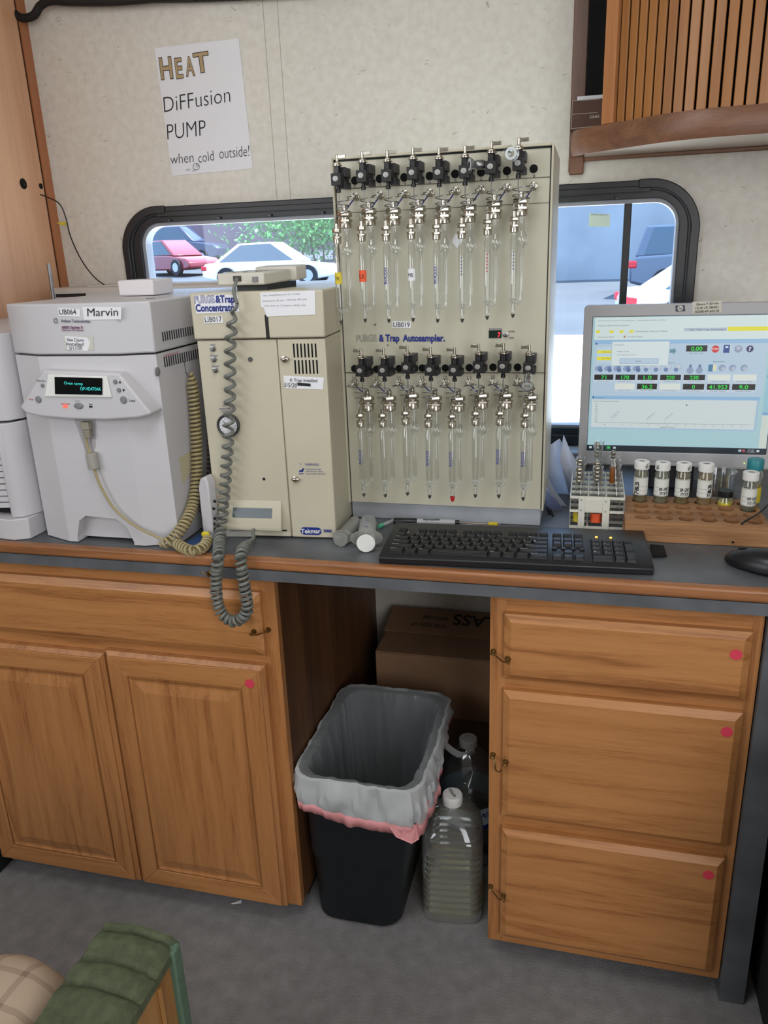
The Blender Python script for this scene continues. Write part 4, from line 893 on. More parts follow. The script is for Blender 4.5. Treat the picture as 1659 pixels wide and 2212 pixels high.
# sloped display box
db = MB(); q = [at(u, v, 'y', ty-.012) for u, v in ((466, 1134), (622, 1138))]; zt = at(470, 1076, 'y', ty-.004).z; xl = -.258; xr = -.128
db.add([(xl, ty-.001, zt), (xr-.006, ty-.001, zt), (xr-.004, ty-.022, zt-.048), (xl, ty-.022, zt-.048), (xl, ty-.001, zt-.058), (xr-.006, ty-.001, zt-.058), (xr-.004, ty-.020, zt-.056), (xl, ty-.020, zt-.056)], [(0, 1, 2, 3), (3, 2, 6, 7), (7, 6, 5, 4), (0, 3, 7, 4), (1, 5, 6, 2), (0, 4, 5, 1)])
dbo = obj('display_housing', db, CREAM, tk, bevel=.0015)
nrm = Vector((0, -.048, .021)).normalized(); mb = MB(); b0 = Vector((xl+.029, ty-.001, zt)); e1 = Vector((1, 0, 0)); e2 = Vector((0, -.021, -.048)).normalized()
def dq(a, b, c, d, m, l): mb.poly([b0+e1*x+e2*y+nrm*l for x, y in ((a, c), (b, c), (b, d), (a, d))], m)
dq(0, .078, .016, .035, mat('lcd_grey', (84, 94, 98), .25), .0006); obj('lcd', mb, None, dbo)
mb = MB(); mb.box(xl+.004, xr, ty-.0015, ty+.001, zt-.062, zt-.059, INK)
for x in (.062, .075, .072, .09, .095): mb.box(xl+x, xl+x+.003, ty-.0016, ty, .865+(x*37 % .008), .868+(x*37 % .008), INK)
obj('connector_slot', mb, None, tk)
mb = MB(); quad(mb, [(484, 1141), (548, 1143), (548, 1158), (484, 1156)][::-1], ('y', ty-.0012), mat('badge_silver', (200, 198, 190), .35), th=.0003); obj('name_plate', mb, None, tk)
sv = MB()
for k in range(2):
    for r_ in range(2):
        for i in range(6): sv.box(tx1+.0005, tx1+.0018, -.50+k*.06+i*.008, -.4965+k*.06+i*.008, 1.235+r_*.03, 1.258+r_*.03)
obj('side_vent', sv, mat('slot_soft', (150, 146, 130), .7), tk, kind='stuff')
tk.rotation_euler = (0, 0, R(4.0))
# keypad on top
kp = thing('keypad_remote', 'beige keypad remote lying on the LIB017 instrument', 'keypad', (-.185, -.595, 1.306), local=True, rz=R(-4))
kb = MB(); kb.prism([(-.045, 0, .010), (.045, .004, .010), (.045, .12, .012), (-.045, .12, .012)], (0, 0, .021)); kb.prism([(-.03, .12, .012), (.055, .12, .012), (.055, .17, .014), (-.03, .17, .014)], (0, 0, .026)); obj('shell', kb, mat('keypad_beige', (206, 202, 190), .5), kp, bevel=.003)
obj('rubber_foot', MB().box(-.02, .04, .025, .15, 0, .011), BLACK, kp)
for i in range(3):
    for j in range(5): obj('key', MB().box(-.034+i*.022, -.020+i*.022, .014+j*.019, .027+j*.019, .0305, .033), mat('keypad_key', (170, 168, 160), .5), kp)
obj('jack', MB().box(-.012, .002, -.0015, .004, .017, .026), mat('jack_dark', (60, 58, 54), .6), kp)
obj('corner_mark', MB().box(.024, .034, .0005, .004, .015, .024), GREYBTN, kp)
KPM = (Matrix.Translation(kp.location) @ Matrix.Rotation(R(-4), 4, 'Z')).inverted()
CG = mat('cord_grey', (112, 114, 108), .45)
fy = ty-.028
path = [at(512, 655, 'y', fy), at(502, 690, 'y', fy), at(498, 740, 'y', fy), at(497, 820, 'y', fy), at(495, 900, 'y', fy), at(491, 980, 'y', fy), at(486, 1050, 'y', fy-.002), at(481, 1110, 'y', fy-.008), at(475, 1160, 'y', fy-.035), at(472, 1200, 'y', -.742), at(467, 1240, 'y', -.745), at(467, 1280, 'y', -.745), at(472, 1310, 'y', -.745), at(483, 1330, 'y', -.745), at(503, 1342, 'y', -.745), at(524, 1334, 'y', -.745), at(534, 1315, 'y', -.745), at(531, 1285, 'y', -.745), at(524, 1240, 'y', -.745), at(520, 1205, 'y', -.742), at(528, 1180, 'y', -.71), at(543, 1168, 'y', -.68)]
cc = MB(); coil(path, .0082, lambda u: .0230-.0125*min(1, max(0, (u-.18)/.42)) if u < .6 else .0105-.0008, .0030, mb=cc, m=CG, flat=1.35); o = obj('coiled_cord', cc, None, None, label='grey coiled cord hanging over the counter edge'); o.parent = kp; o.matrix_parent_inverse = KPM
lead = [at(511, 603, 'y', ty-.004), at(509, 612, 'y', ty-.022), at(505, 630, 'y', ty-.027), at(512, 655, 'y', fy)]
o2 = obj('lead', MB().tube(smoothpath(lead, 8), .0032, 8), CG, None); o2.parent = o; cc = MB().tube(smoothpath([at(543, 1168, 'y', -.68), at(548, 1160, 'y', -.665), at(547, 1148, 'y', ty-.03), at(554, 1136, 'y', ty-.012)], 8), .0032, 8); o2 = obj('lead', cc, CG, None); o2.parent = o; o2.location = (0, 0, 0)
# ================================================================== AUTOSAMPLER
ax0, ax1, ay = -.0405, .345, -.48
au = thing('autosampler', 'tall cream autosampler panel with two rows of black valves, labelled LIB019', 'instrument', (.15, -.36, ZC))
obj('housing', MB().box(ax0, ax1, ay+.004, -.24, ZC+.036, 1.5235), CREAM, au, bevel=.003)
obj('base_plate', MB().box(ax0+.002, ax1-.006, ay+.010, -.24, ZC, ZC+.0355), mat('worn_aluminium', (172, 176, 182), .5, .15, bump=.2, bscale=40, var=.15, vscale=12), au, bevel=.001)
ff = MB()
for b in ((ax0, ax0+.004, ZC+.036, 1.5235), (ax1-.004, ax1, ZC+.036, 1.5235)): ff.box(b[0], b[1], ay-.006, ay+.005, b[2], b[3])
ff.box(ax0+.004, ax1-.004, ay-.006, ay+.005, 1.5195, 1.5235); obj('rim', ff, CREAM, au, bevel=.001)
obj('gap_line', MB().box(ax0+.004, ax0+.0055, ay-.0005, ay+.004, ZC+.04, 1.5195).box(ax1-.0060, ax1-.004, ay-.0005, ay+.004, ZC+.04, 1.5195).box(ax0+.004, ax1-.004, ay-.0005, ay+.004, 1.5165, 1.5195), INK, au, kind='stuff')
fpn = obj('face_panel', MB().box(ax0+.0055, ax1-.006, ay, ay+.004, ZC+.0365, 1.5165), CREAMP, au)
zt1, zb1 = 1.472, 1.146
for z, q in ((zt1, .0006), (zb1, .0006), (zt1-.040, .0003)): obj('panel_seam', MB().box(ax0+.006, ax1-.006, ay-.0012, ay, z-q, z+q), mat('seam_brown', (90, 86, 74), .7), fpn)
ly = ('y', ay-.0005)
mb = MB(); quad(mb, [(848, 694), (888, 694), (888, 708), (848, 708)][::-1], ly, WHITEP, th=.0004); obj('paper_label', mb, None, au); mb = MB(); quad(mb, [(982, 506), (998, 507), (998, 525), (988, 536), (976, 523)][::-1], ly, WHITEP, th=.0004); obj('paper_label', mb, None, au)
mb = MB(); lt_ = ('y', ay-.0012)
T(mb, 'LIB019', (850, 706), (885, 706), 10, lt_, INK); T(mb, 'PURGE', (770, 738), (814, 737), 14, lt_, mat('outline_ink', (120, 120, 128), .6), bold=.01, outline=.016)
T(mb, '& Trap', (819, 737), (863, 737), 14, lt_, BLUE, bold=.035); T(mb, 'Autosampler.', (870, 737), (961, 737), 14, lt_, BLUE, bold=.035)
T(mb, 'POSITION', (1057, 713), (1084, 713), 4, lt_, BLUE); T(mb, 'HOME', (1099, 718), (1112, 718), 4, lt_, INK); T(mb, 'STEP', (1099, 732), (1110, 732), 4, lt_, INK)
T(mb, 'x', (807, 704), (814, 703), 7, lt_, INK, shear=.3); T(mb, 'x', (835, 747), (840, 747), 5, lt_, INK, shear=.3)
TOPN = [(766.6, 425), (820, 422), (873.7, 419), (928, 416), (983.7, 412), (1039, 409), (1095.8, 405), (1153, 401.7)]
TOPH = [(766.6, 390), (820, 386), (873, 383), (928, 380), (983, 375.5), (1039, 372), (1095, 369), (1153, 364.5)]
TOPV = [(732.6, 416.6), (786.5, 410), (840, 408.7), (894.8, 404), (950.3, 404), (1006, 401), (1062.5, 392), (1121, 385)]
BOTN = [(765.5, 827.6), (814, 828), (862, 827), (912, 827), (962, 827), (1013.6, 827), (1065, 825), (1118, 824.5)]
BOTH = [(766, 796), (814, 797), (862, 796), (912, 795), (962, 795), (1013.6, 794), (1065, 793), (1118, 793)]
BOTV = [(783.6, 824.5), (832, 824), (882, 818), (932, 823), (983.4, 824), (1035, 817), (1088, 816), (1143, 820)]
for i in range(8):
    u, v = TOPN[i]; T(mb, str(i+1), (u-2, v-18), (u+(1 if i == 0 else 3), v-18), 7, lt_, mat('faint_ink', (110, 108, 100), .7))
    u, v = BOTN[i]; T(mb, str(16-i), (u-4, v-9), (u+(0 if i == 7 else 4), v-9), 6, lt_, mat('faint_ink', (0, 0, 0)))
obj('lettering', mb, None, au)
for i in range(8):
    for (u, v), sg_ in ((TOPN[i], -1), (BOTN[i], 1)):
        p = at(u+sg_*4, v+7, *ly); q = at(u+sg_*17, v+26, *ly) if sg_ < 0 else at(u+20, v+22, *ly)
        obj('pointer_line', MB().tube([p, q], .0010, 4), BLUE, au)
hp = None
for i in range(8):
    for u, v in (TOPH[i], BOTH[i]):
        p = at(u, v, 'y', ay)
        if hp is None: hp = MB().lathe([(.0068, 0), (.0068, -.0012)], (0, 0, 0), 20, ax='y'); hpo = obj('port_hole', hp, VOID, au); hpo.location = (p.x, ay, p.z)
        else:
            o = hpo.copy(); COL.objects.link(o); o.location = (p.x, ay, p.z)
DISP = at(1070, 722, *ly)
obj('position_display', MB().box(DISP.x-.0115, DISP.x+.011, ay-.002, ay, DISP.z-.0065, DISP.z+.007), mat('display_green_black', (24, 44, 36), .2), au)
mb = MB(); T(mb, '7', (1075, 728), (1081, 728), 10, ('y', ay-.0024), screen_mat('red_digit', (255, 40, 60), 2.5), bold=.02); obj('digit', mb, None, au)
p = at(1092, 722, *ly); obj('toggle_switch', MB().lathe([(.005, ay), (.005, ay-.003), (.002, ay-.004), (.0018, ay-.012), (0, ay-.012)], (p.x, 0, p.z), 12, ax='y'), STEELB, au)
tp = MB(); p = at(981, 1073, 'y', ay-.03)
# --- valves (prototype in local space, origin under the ferrule)
VY = -.525
def valve(mirror):
    root = MB(); e = bpy.data.objects.new('valve', None)
    mb = MB(); mb.box(-.0105, .0085, -.012, .010, .0125, .034); mb.box(.0, .013, .004, .062, .008, .046)
    return mb
vproto = None
def build_valve(pos, hs):
    me_ = MB(); me_.box(-.0100, .0075, -.012, .008, .0125, .034); v = obj('valve', me_, BLACK, au, bevel=.0006); v.matrix_parent_inverse = Matrix.Translation(-au.location); v.location = pos; v.scale = (1, 1, .9)
    parts = []
    def sub(n, b, m, **k):
        o = obj(n, b, m, None, **k); o.parent = v; parts.append(o); return o
    sub('ferrule', MB().lathe([(.0042, 0), (.0042, .006), (.0030, .0068), (.0030, .0128)], (-.001, 0, 0), 10), BLACKR)
    bk_ = MB().box(-.0020, .0095, .0082, .0440, .0290, .0460); bk_.box(-.0020, .0095, .0082, .0440, .0085, .0205); bk_.box(-.0020, .0060, .0082, .0440, .0205, .0290); sub('bracket', bk_, mat('bracket_grey', (52, 52, 58), .5), bevel=.0004)
    sub('neck', MB().lathe([(.0062, .034), (.0062, .0475)], (-.001, 0, 0), 6), mat('valve_neck', (40, 40, 42), .3), bevel=.0003)
    sub('washer', MB().lathe([(.0088, .0475), (.0088, .0488)], (-.001, 0, 0), 18), STEEL); sub('nut', MB().lathe([(.0064, .0488), (.0064, .0530)], (-.001, 0, 0), 6, sm=False), STEEL, bevel=.0004)
    sub('screw_face', MB().lathe([(.0048, -.012), (.0048, -.0132), (.0018, -.0134), (.0016, -.0128), (0, -.0128)], (-.0015, 0, .0245), 18, ax='y'), mat('screw_silver', (170, 168, 164), .4, .6))
    hm_ = MB().lathe([(.0040, .0530), (.0040, .0545), (.0026, .0550), (.0026, .0670), (0, .0675)], (-.001, 0, 0), 12)
    a = .0015 if hs > 0 else -.0165; hm_.box(a if hs > 0 else -.0150, (.0150 if hs > 0 else -.0030), -.0035, .0005, .0600, .0665); sub('handle', hm_, STEEL, bevel=.0006)
    sub('needle', MB().tube([(-.001, 0, .001), (-.001, 0, -.022)], .0009, 6), STEELB)
    return v
def copyv(v, pos):
    c = v.copy(); COL.objects.link(c); c.location = pos
    for ch in v.children: d = ch.copy(); COL.objects.link(d); d.parent = c
    return c
VP = []
ZS = .90
for row, hs in ((TOPV, 1), (BOTV, -1)):
    v = None
    for i, (u, vv) in enumerate(row):
        p = at(u, vv, 'y', VY); VP.append(p)
        if v is None: v = build_valve(p, hs)
        else: copyv(v, p)
# --- bulkhead fittings and coiled transfer lines
def bulk():
    mb = MB().lathe([(.0072, 0), (.0072, -.006), (.0058, -.0065), (.0058, -.012), (.0035, -.0125), (.0030, -.018)], (0, 0, 0), 6, ax='y'); return mb
bo = None
for i, (u, v) in enumerate(TOPN+BOTN):
    p = at(u, v, 'y', ay-.008)
    if bo is None: bo = obj('bulkhead_fitting', bulk(), STEEL, au, bevel=.0004); bt = obj('line_sleeve', MB().lathe([(.0022, -.017), (.0020, -.026)], (0, 0, 0), 10, ax='y'), WHITE, None); bt.parent = bo; bo.location = (p.x, ay, p.z)
    else: o = bo.copy(); COL.objects.link(o); o.location = (p.x, ay, p.z); t_ = bt.copy(); COL.objects.link(t_); t_.parent = o
for i, P_ in enumerate(VP):
    u, v = (TOPN+BOTN)[i]; b = at(u, v, 'y', ay-.008); up_ = i < 8; rr = random.Random(i*3+1)
    mb = MB(); Rr = .0105+.002*rr.random(); cx_ = P_.x+(-.004 if not up_ else .004); cxx = cx_
    pts = [Vector((b.x, ay-.026, b.z)), Vector((b.x+(-.006 if up_ else -.006), ay-.034, b.z-.002))]
    n = 26+rr.randint(0, 8); a0 = 0 if up_ else pi
    for k in range(n+1):
        t = k/n; an_ = a0+t*2*pi*(2.2+.5*rr.random()*0)+.0; pts.append(Vector((cxx+Rr*1.15*cos(an_), VY+.003-Rr*.9*sin(an_), P_.z-.012-.021*t)))
    pts += [Vector((P_.x-.007, VY-.006, P_.z-.040)), Vector((P_.x-.0065, VY-.010, P_.z-.055))]
    mb.tube(smoothpath(pts, 3), .00085, 6); obj('transfer_line', mb, STEELB, au)
# --- sparge tubes
def hexp(mb, x, y, z0, z1, r): mb.lathe([(r*.9, z0), (r, z0+(z1-z0)*.15), (r, z0+(z1-z0)*.85), (r*.9, z1)], (x, y, 0), 6, sm=False, rot=.3)
st = thing('sparge_tube', 'x', 'glass tube', VP[0], 'glass sparge tubes on the autosampler'); LOCAL[st.name] = True; st['category'] = 'glass tube'
lfx, lfy = .0025, .018
mb = MB().lathe([(.0045, -.034), (.0045, -.022), (.003, -.021), (.0, -.021)], (lfx, lfy, 0), 12); hexp(mb, lfx, lfy, -.044, -.033, .0132); mb.lathe([(.0095, -.0475), (.0095, -.044)], (lfx, lfy, 0), 16); hexp(mb, lfx, lfy, -.0525, -.0475, .0135)
mb.lathe([(.0105, -.0645), (.0118, -.063), (.0118, -.0545), (.011, -.0525)], (lfx, lfy, 0), 22); obj('large_fitting', mb, STEEL, st)
fx, fy_ = -.0055, -.008
mb = MB().lathe([(.0038, -.0655), (.0038, -.056), (.0025, -.055), (0, -.055)], (fx, fy_, 0), 12); hexp(mb, fx, fy_, -.0735, -.0655, .0078); mb.lathe([(.004, -.079), (.004, -.0735)], (fx, fy_, 0), 12); hexp(mb, fx, fy_, -.0825, -.079, .0082)
mb.lathe([(.0064, -.093), (.0073, -.092), (.0073, -.084), (.0068, -.0825)], (fx, fy_, 0), 18); obj('small_fitting', mb, STEEL, st)
def gt(prof, x, y, mb, seg=20): mb.lathe(prof, (x, y, 0), seg, closed=True)
TL = -.215
mb = MB(); gt([(.0046, -.090), (.0046, -.100), (.0070, -.106), (.0070, TL+.006), (.0066, TL), (.0034, TL-.004), (.0034, TL-.010), (.0048, TL-.014), (.0046, TL-.022), (.0022, TL-.030), (.0004, TL-.0325)], fx, fy_, mb)
gt([(.0034, TL+.006), (.0026, TL+.002), (.0010, TL)], fx, fy_, mb, 12); obj('front_tube', mb, GLASS, st)
mb = MB(); gt([(.0060, -.062), (.0060, -.090), (.0075, -.093), (.0100, -.099), (.0108, -.106), (.0095, -.113), (.0060, -.118), (.0046, -.122), (.0046, TL+.004)], lfx+.002, lfy, mb)
mb.tube([(lfx+.002, lfy-.0, TL+.006), (lfx+.0015, lfy-.001, TL-.002), (lfx-.001, lfy-.008, TL-.006), (fx+.003, fy_+.006, TL-.007), (fx, fy_, TL-.007)], .0034, 14, cap=False); obj('rear_tube', mb, GLASS, st)
mb = MB().lathe([(.0036, TL-.024), (.0020, TL-.0295), (0, TL-.031)], (fx, fy_, 0), 14); obj('tip', mb, mat('tip_dark_glass', (84, 84, 78), .1), st)  # tip in a darker glass tone
ORD = ['leftmost', 'second from the left', 'third from the left', 'fourth from the left', 'fifth from the left', 'sixth from the left', 'seventh from the left', 'rightmost']
EX = {0: 'with yellow tape', 1: 'with orange tape', 3: 'with white MB tape', 12: 'with a red tip'}
YT, OT, RT_ = mat('yellow_tape', (214, 192, 52), .5), mat('orange_tape', (232, 92, 50), .6), mat('red_tip', (210, 40, 44), .6)
for i, P_ in enumerate(VP):
    lab = '%sglass sparge tube, %s in the %s row%s' % ('', ORD[i % 8], 'upper' if i < 8 else 'lower', (' '+EX[i]) if i in EX else '')
    pos = Vector(P_)
    if i == 0: s_ = st; st['label'] = lab; st.scale = (1, 1, .90)
    else: s_ = dup(st, pos, lab, skip=('tape', 'lettering'))
    # per-tube print and tape (own parts)
    def cyl(q, r=.0072, zc=-.150, x=fx, y=fy_, a0=-pi/2-.35): a = a0+q.x/r; return Vector((x+(r+q.z)*cos(a), y+(r+q.z)*sin(a), zc+q.y))
    def add(n, mb, m):
        o = obj(n, mb, m, None); o.parent = s_; return o
    if i in (0, 1, 3):
        m = (YT, OT, None, WHITEP)[i]; zc = -.146; mb = MB(); seg = []
        for k in range(9): a = -pi/2-1.25+2.3*k/8; seg.append((fx+.0074*cos(a), fy_+.0074*sin(a)))
        vs = [(x, y, zc+.0) for x, y in seg]+[(x, y, zc-.022) for x, y in seg]; mb.add(vs, [(k, k+1, 10+k, 9+k) for k in range(8)], m)
        tplace(mb, {0: 'TK', 1: 'L2', 3: 'MB'}[i], None, Vector((1,0,0)), Vector((0,0,1)), .009, .007, INK, warp=lambda q: cyl(Vector((q.x-.003, q.y, q.z)), .0076, zc-.015)); add('tape', mb, None)
    elif i in (2, 4, 8, 11, 12, 14, 15):
        mb = MB()
        def wr_(q): a = -pi/2-.30-q.y/.0072; return Vector((fx+(.0073+q.z)*cos(a), fy_+(.0073+q.z)*sin(a), -.172+q.x))
        def wr2(q): a = -pi/2-.75+(q.y+.0008)/.0072*1.0; return Vector((fx+(.0073+q.z)*cos(a), fy_+(.0073+q.z)*sin(a), -.172+q.x))
        tplace(mb, 'ROCCO', None, Vector((1,0,0)), Vector((0,0,1)), .031, .0042, mat('blue_tube_print', (30, 48, 150), .5), bold=.03, warp=lambda q: wr_(Vector((q.x, q.y-.002, q.z))))
        tplace(mb, 'GLASSWARE MADE', None, Vector((1,0,0)), Vector((0,0,1)), .031, .0014, mat('blue_tube_print', (0, 0, 0)), warp=lambda q: wr_(Vector((q.x, q.y-.006, q.z)))); add('lettering', mb, None)
    elif i in (5, 6, 7):
        mb = MB(); cm = mat('faded_red_print', (190, 90, 100), .6) if i == 6 else mat('faded_blue_print', (120, 124, 150), .6)
        for k in range(6): mb.box(fx-.0015, fx+.0015, fy_-.0078, fy_-.0072, -.128-k*.006, -.1255-k*.006)
        add('graduation_mark', mb, cm)['kind'] = 'stuff'
    if i == 12: add('red_cap', MB().lathe([(.0050, TL-.024), (.0030, TL-.033), (0, TL-.036)], (fx, fy_, 0), 8), RT_)
# glass syringe barrels fitted to three valves
for j, (vi, lab, off, ax_) in enumerate(((6, 'glass syringe barrel sticking out left from the seventh upper valve', (-.012, -.002, .026), 'x'), (7, 'glass syringe barrel end-on before the rightmost upper valve', (-.006, -.014, .034), 'y'), (15, 'glass syringe barrel pointing at the viewer from the rightmost lower valve', (-.001, -.012, .010), 'd'))):
    P_ = VP[vi]; o_ = Vector(P_)+Vector(off); t = thing('syringe_barrel', lab, 'syringe', o_, local=True)
    pr = [(.003, 0), (.0072, -.001), (.0072, -.024), (.0128, -.0245), (.0128, -.0262), (.0066, -.0262), (.0062, -.004), (.002, -.003)]
    mb = MB(); mb.lathe(pr, (0, 0, 0), 24, ax='y', closed=True); b = obj('barrel', mb, GLASS, t); rg_ = MB(); rg_.lathe([(.0095, -.0264), (.0055, -.0268)], (0, 0, 0), 24, ax='y', closed=True); r2 = obj('rim_ring', rg_, mat('ground_glass', (196, 200, 200), .35), t)
    if ax_ == 'x': t.rotation_euler = (0, 0, R(-62)); 
    if ax_ == 'd': t.rotation_euler = (R(38), 0, 0)
    if ax_ == 'y': t.rotation_euler = (0, 0, R(-8))
    if ax_ == 'x': obj('metal_luer', MB().lathe([(.0062, 0), (.0075, -.003), (.0075, -.014), (.006, -.016)], (0, 0, 0), 18, ax='y'), STEELB, t)

# ================================================================== OVERHEAD TAMBOUR CABINET
oc = thing('tambour_cabinet', 'oak wall cabinet with a curved slatted tambour door and rounded lower rail', 'cabinet', (.8, -.17, 1.53))
ZR0, ZR1 = 1.53, 1.578
plan = smoothpath([(.366, -.17, 0), (.388, -.206, 0), (.451, -.257, 0), (.522, -.314, 0), (.592, -.343, 0), (.70, -.352, 0), (.90, -.356, 0), (1.35, -.356, 0)], 8)
def offp(pl, d):
    out = []
    for i, p in enumerate(pl):
        t = (pl[min(i+1, len(pl)-1)]-pl[max(i-1, 0)]).normalized(); out.append(p+Vector((-t.y, t.x, 0))*d)
    return out
inn = offp(plan, .016); mb = MB(); n = len(plan); prof = []
oo = [(0, .0), (-.004, .012), (-.004, .034), (0, .046), (.014, .048), (.016, .002)]
vs = []
for (d, z) in oo:
    for p in offp(plan, d): vs.append((p.x, p.y, ZR0+z*(ZR1-ZR0)/.048))
fs = []
for k in range(len(oo)):
    kk = (k+1) % len(oo)
    for i in range(n-1): fs.append((k*n+i, k*n+i+1, kk*n+i+1, kk*n+i))
fs += [tuple(k*n for k in range(len(oo))), tuple(k*n+n-1 for k in range(len(oo)))[::-1]]
mb.add(vs, fs, None, True); obj('curved_rail', mb, RAILW, oc)
# cream underside cove running up from the rail to the wall
cvm = mat('cove_cream', (244, 228, 212), .22, coat=.5); under = offp(plan, .017)
mb = MB(); k0 = [(p.x, p.y, 1.540) for p in under]; k1 = [(max(p.x, .388), min(p.y+.04, -.11), 1.572) for p in under]; k2 = [(max(p.x, .388), -.010, 1.543) for p in under]
mb.add(k0+k1+k2, [(i, i+1, n+i+1, n+i) for i in range(n-1)]+[(n+i, n+i+1, 2*n+i+1, 2*n+i) for i in range(n-1)], None, True); obj('underside', mb, cvm, oc)
obj('wall_cleat', MB().box(.386, 1.35, -.012, -.001, 1.534, 1.5425), RAILW, oc, bevel=.002)
obj('back_upright', MB().box(.3545, .385, -.012, -.001, 1.513, 2.14), wood('upright_walnut', (122, 88, 72), (96, 66, 52), 'Z', 14), oc, bevel=.002)
obj('upright_foot', MB().box(.356, .387, -.016, -.001, 1.508, 1.545), RAILW, oc, bevel=.003)
obj('interior_shade', MB().box(.386, .46, -.010, -.001, 1.555, 2.13), VOID, oc)  # black panel painting the shade inside the open gap
# left stile of the frame and slats
tamb = offp(plan, .014)
Ls = [0]
for a, b in zip(tamb, tamb[1:]): Ls.append(Ls[-1]+(b-a).length)
def tp_at(s):
    k = 0
    while k < len(Ls)-2 and Ls[k+1] < s: k += 1
    f = (s-Ls[k])/(Ls[k+1]-Ls[k]); return tamb[k].lerp(tamb[k+1], f), (tamb[k+1]-tamb[k]).normalized()
s0 = .048; p, t = tp_at(s0)
def slat(nm, s, w_, th, m, z0, z1, par):
    p, t = tp_at(s+w_/2); nrm_ = Vector((t.y, -t.x, 0)); mb = MB(); q = [p-t*w_/2, p-t*w_/2+nrm_*th*.8, p-t*w_*.44+nrm_*th, p+t*w_*.44+nrm_*th, p+t*w_/2+nrm_*th*.8, p+t*w_/2]
    mb.prism([(a.x, a.y, z0) for a in q], (0, 0, z1-z0)); return obj(nm, mb, m, par)
slat('frame_stile', .074, .026, .012, wood('stile_light_oak', (186, 128, 82), (164, 106, 62), 'Z', 14), 1.577, 2.14, oc)
s = .1035; k = 0
while s < Ls[-1]-.03:
    slat('slat', s, .0158, .004, TAMB, 1.575, 2.14, oc); s += .0196; k += 1
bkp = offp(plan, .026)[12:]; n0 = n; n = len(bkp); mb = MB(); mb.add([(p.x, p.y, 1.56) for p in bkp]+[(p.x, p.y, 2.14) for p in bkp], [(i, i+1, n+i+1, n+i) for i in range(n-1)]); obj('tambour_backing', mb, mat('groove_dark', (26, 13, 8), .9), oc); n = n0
bb = thing('paper_box', 'flat brown printed box tucked behind the tambour cabinet', 'box', (.39, -.03, 1.59))
a = at(1232, 290, 'y', -.03); b = at(1296, 215, 'y', -.03)
obj('carton', MB().box(a.x, b.x+.02, -.045, -.013, a.z+.006, b.z), mat('dark_brown_card', (92, 64, 52), .7), bb, bevel=.001)
mb = MB(); pl_ = ('y', -.0455)
for q in ([(1237, 218), (1295, 214)], [(1237, 218), (1234, 278)], [(1234, 278), (1292, 272)], [(1236, 247), (1292, 243)]): mb.tube([at(*q[0], *pl_), at(*q[1], *pl_)], .0006, 4, mat('box_line', (190, 180, 170), .7))
T(mb, 'PIPES', (1294, 248), (1274, 250), -6, pl_, mat('box_line', (0, 0, 0)), bold=.02); obj('lettering', mb, None, bb)
obj('box_end', MB().box(a.x+.012, b.x+.012, -.043, -.015, b.z, b.z+.007), WHITEP, bb)

# ================================================================== MONITOR
MY = -.27
mo = thing('monitor', 'silver computer monitor showing instrument control software', 'monitor', (.59, -.24, ZC))
mx0, mx1, mz0, mz1 = .403, .782, .924, 1.2475; sx0, sx1, sz0, sz1 = .421, .7655, .953, 1.2245
BEZ = mat('monitor_silver', (176, 175, 178), .45)
mb = MB(); N4 = rrect(mx0, mx1, mz0, mz1, .008, 4)
ring(N4, [(min(max(p[0], sx0-.001), sx1+.001), min(max(p[1], sz0-.001), sz1+.001)) for p in N4], MY-.004, MY+.02, BEZ, 'bezel', mo, bevel=.0015)
mb = MB(); mb.prism([(x, MY+.02, z) for x, z in rrect(mx0+.004, mx1-.004, mz0+.004, mz1-.004, .012, 4)], (0, .035, 0)); obj('rear_shell', mb, mat('monitor_dark', (46, 46, 50), .5), mo, bevel=.006)
obj('stand_neck', MB().box(.55, .64, -.24, -.21, ZC+.015, .99), mat('monitor_dark', (0, 0, 0)), mo, bevel=.004)
obj('stand_base', MB().box(.47, .72, -.34, -.16, ZC, ZC+.015), mat('monitor_dark', (0, 0, 0)), mo, bevel=.005)
SC = .235
def Sx(x, y): return (1270+x/4.265, 680+y/4.265)
scr = MB(); Yb = MY-.0005
def sq(x0, y0, x1, y1, col, l):
    # follow the screen's own horizontals: corners looked up separately
    a = at(*Sx(x0, y0), 'y', Yb); b = at(*Sx(x1, y1), 'y', Yb)
    xa, xb = min(a.x, b.x), max(a.x, b.x); y = Yb-.00012*l; m = screen_mat('screen_%d_%d_%d' % col, col)
    za, zb = min(a.z, b.z), max(a.z, b.z)
    scr.poly([(xa, y, za), (xb, y, za), (xb, y, zb), (xa, y, zb)], m)
H = lambda x: -(x-40)*.0165 if False else 0
def U_(fx, fz): return sx0+(sx1-sx0)*fx, sz1-(sz1-sz0)*fz
def fr_(x0, y0, x1, y1, col, l, b=None):   # fractions of the screen
    xa, za = U_(x0, y1); xb, zb = U_(x1, y0); y = Yb-.00010*l; m = screen_mat('screen_%d_%d_%d' % col, col)
    b = scr if b is None else b; b.poly([(xa, y, za), (xb, y, za), (xb, y, zb), (xa, y, zb)], m)
def ft(s, x0, yb, x1, cap, col, l, **k):
    xa, za = U_(x0, yb); xb, _ = U_(x1, yb); tplace(scr, s, Vector((xa, Yb-.0001*l, za)), Vector((1, 0, 0)), Vector((0, 0, 1)), xb-xa, cap*(sz1-sz0), screen_mat('screen_%d_%d_%d' % col, col), lift=0, **k)
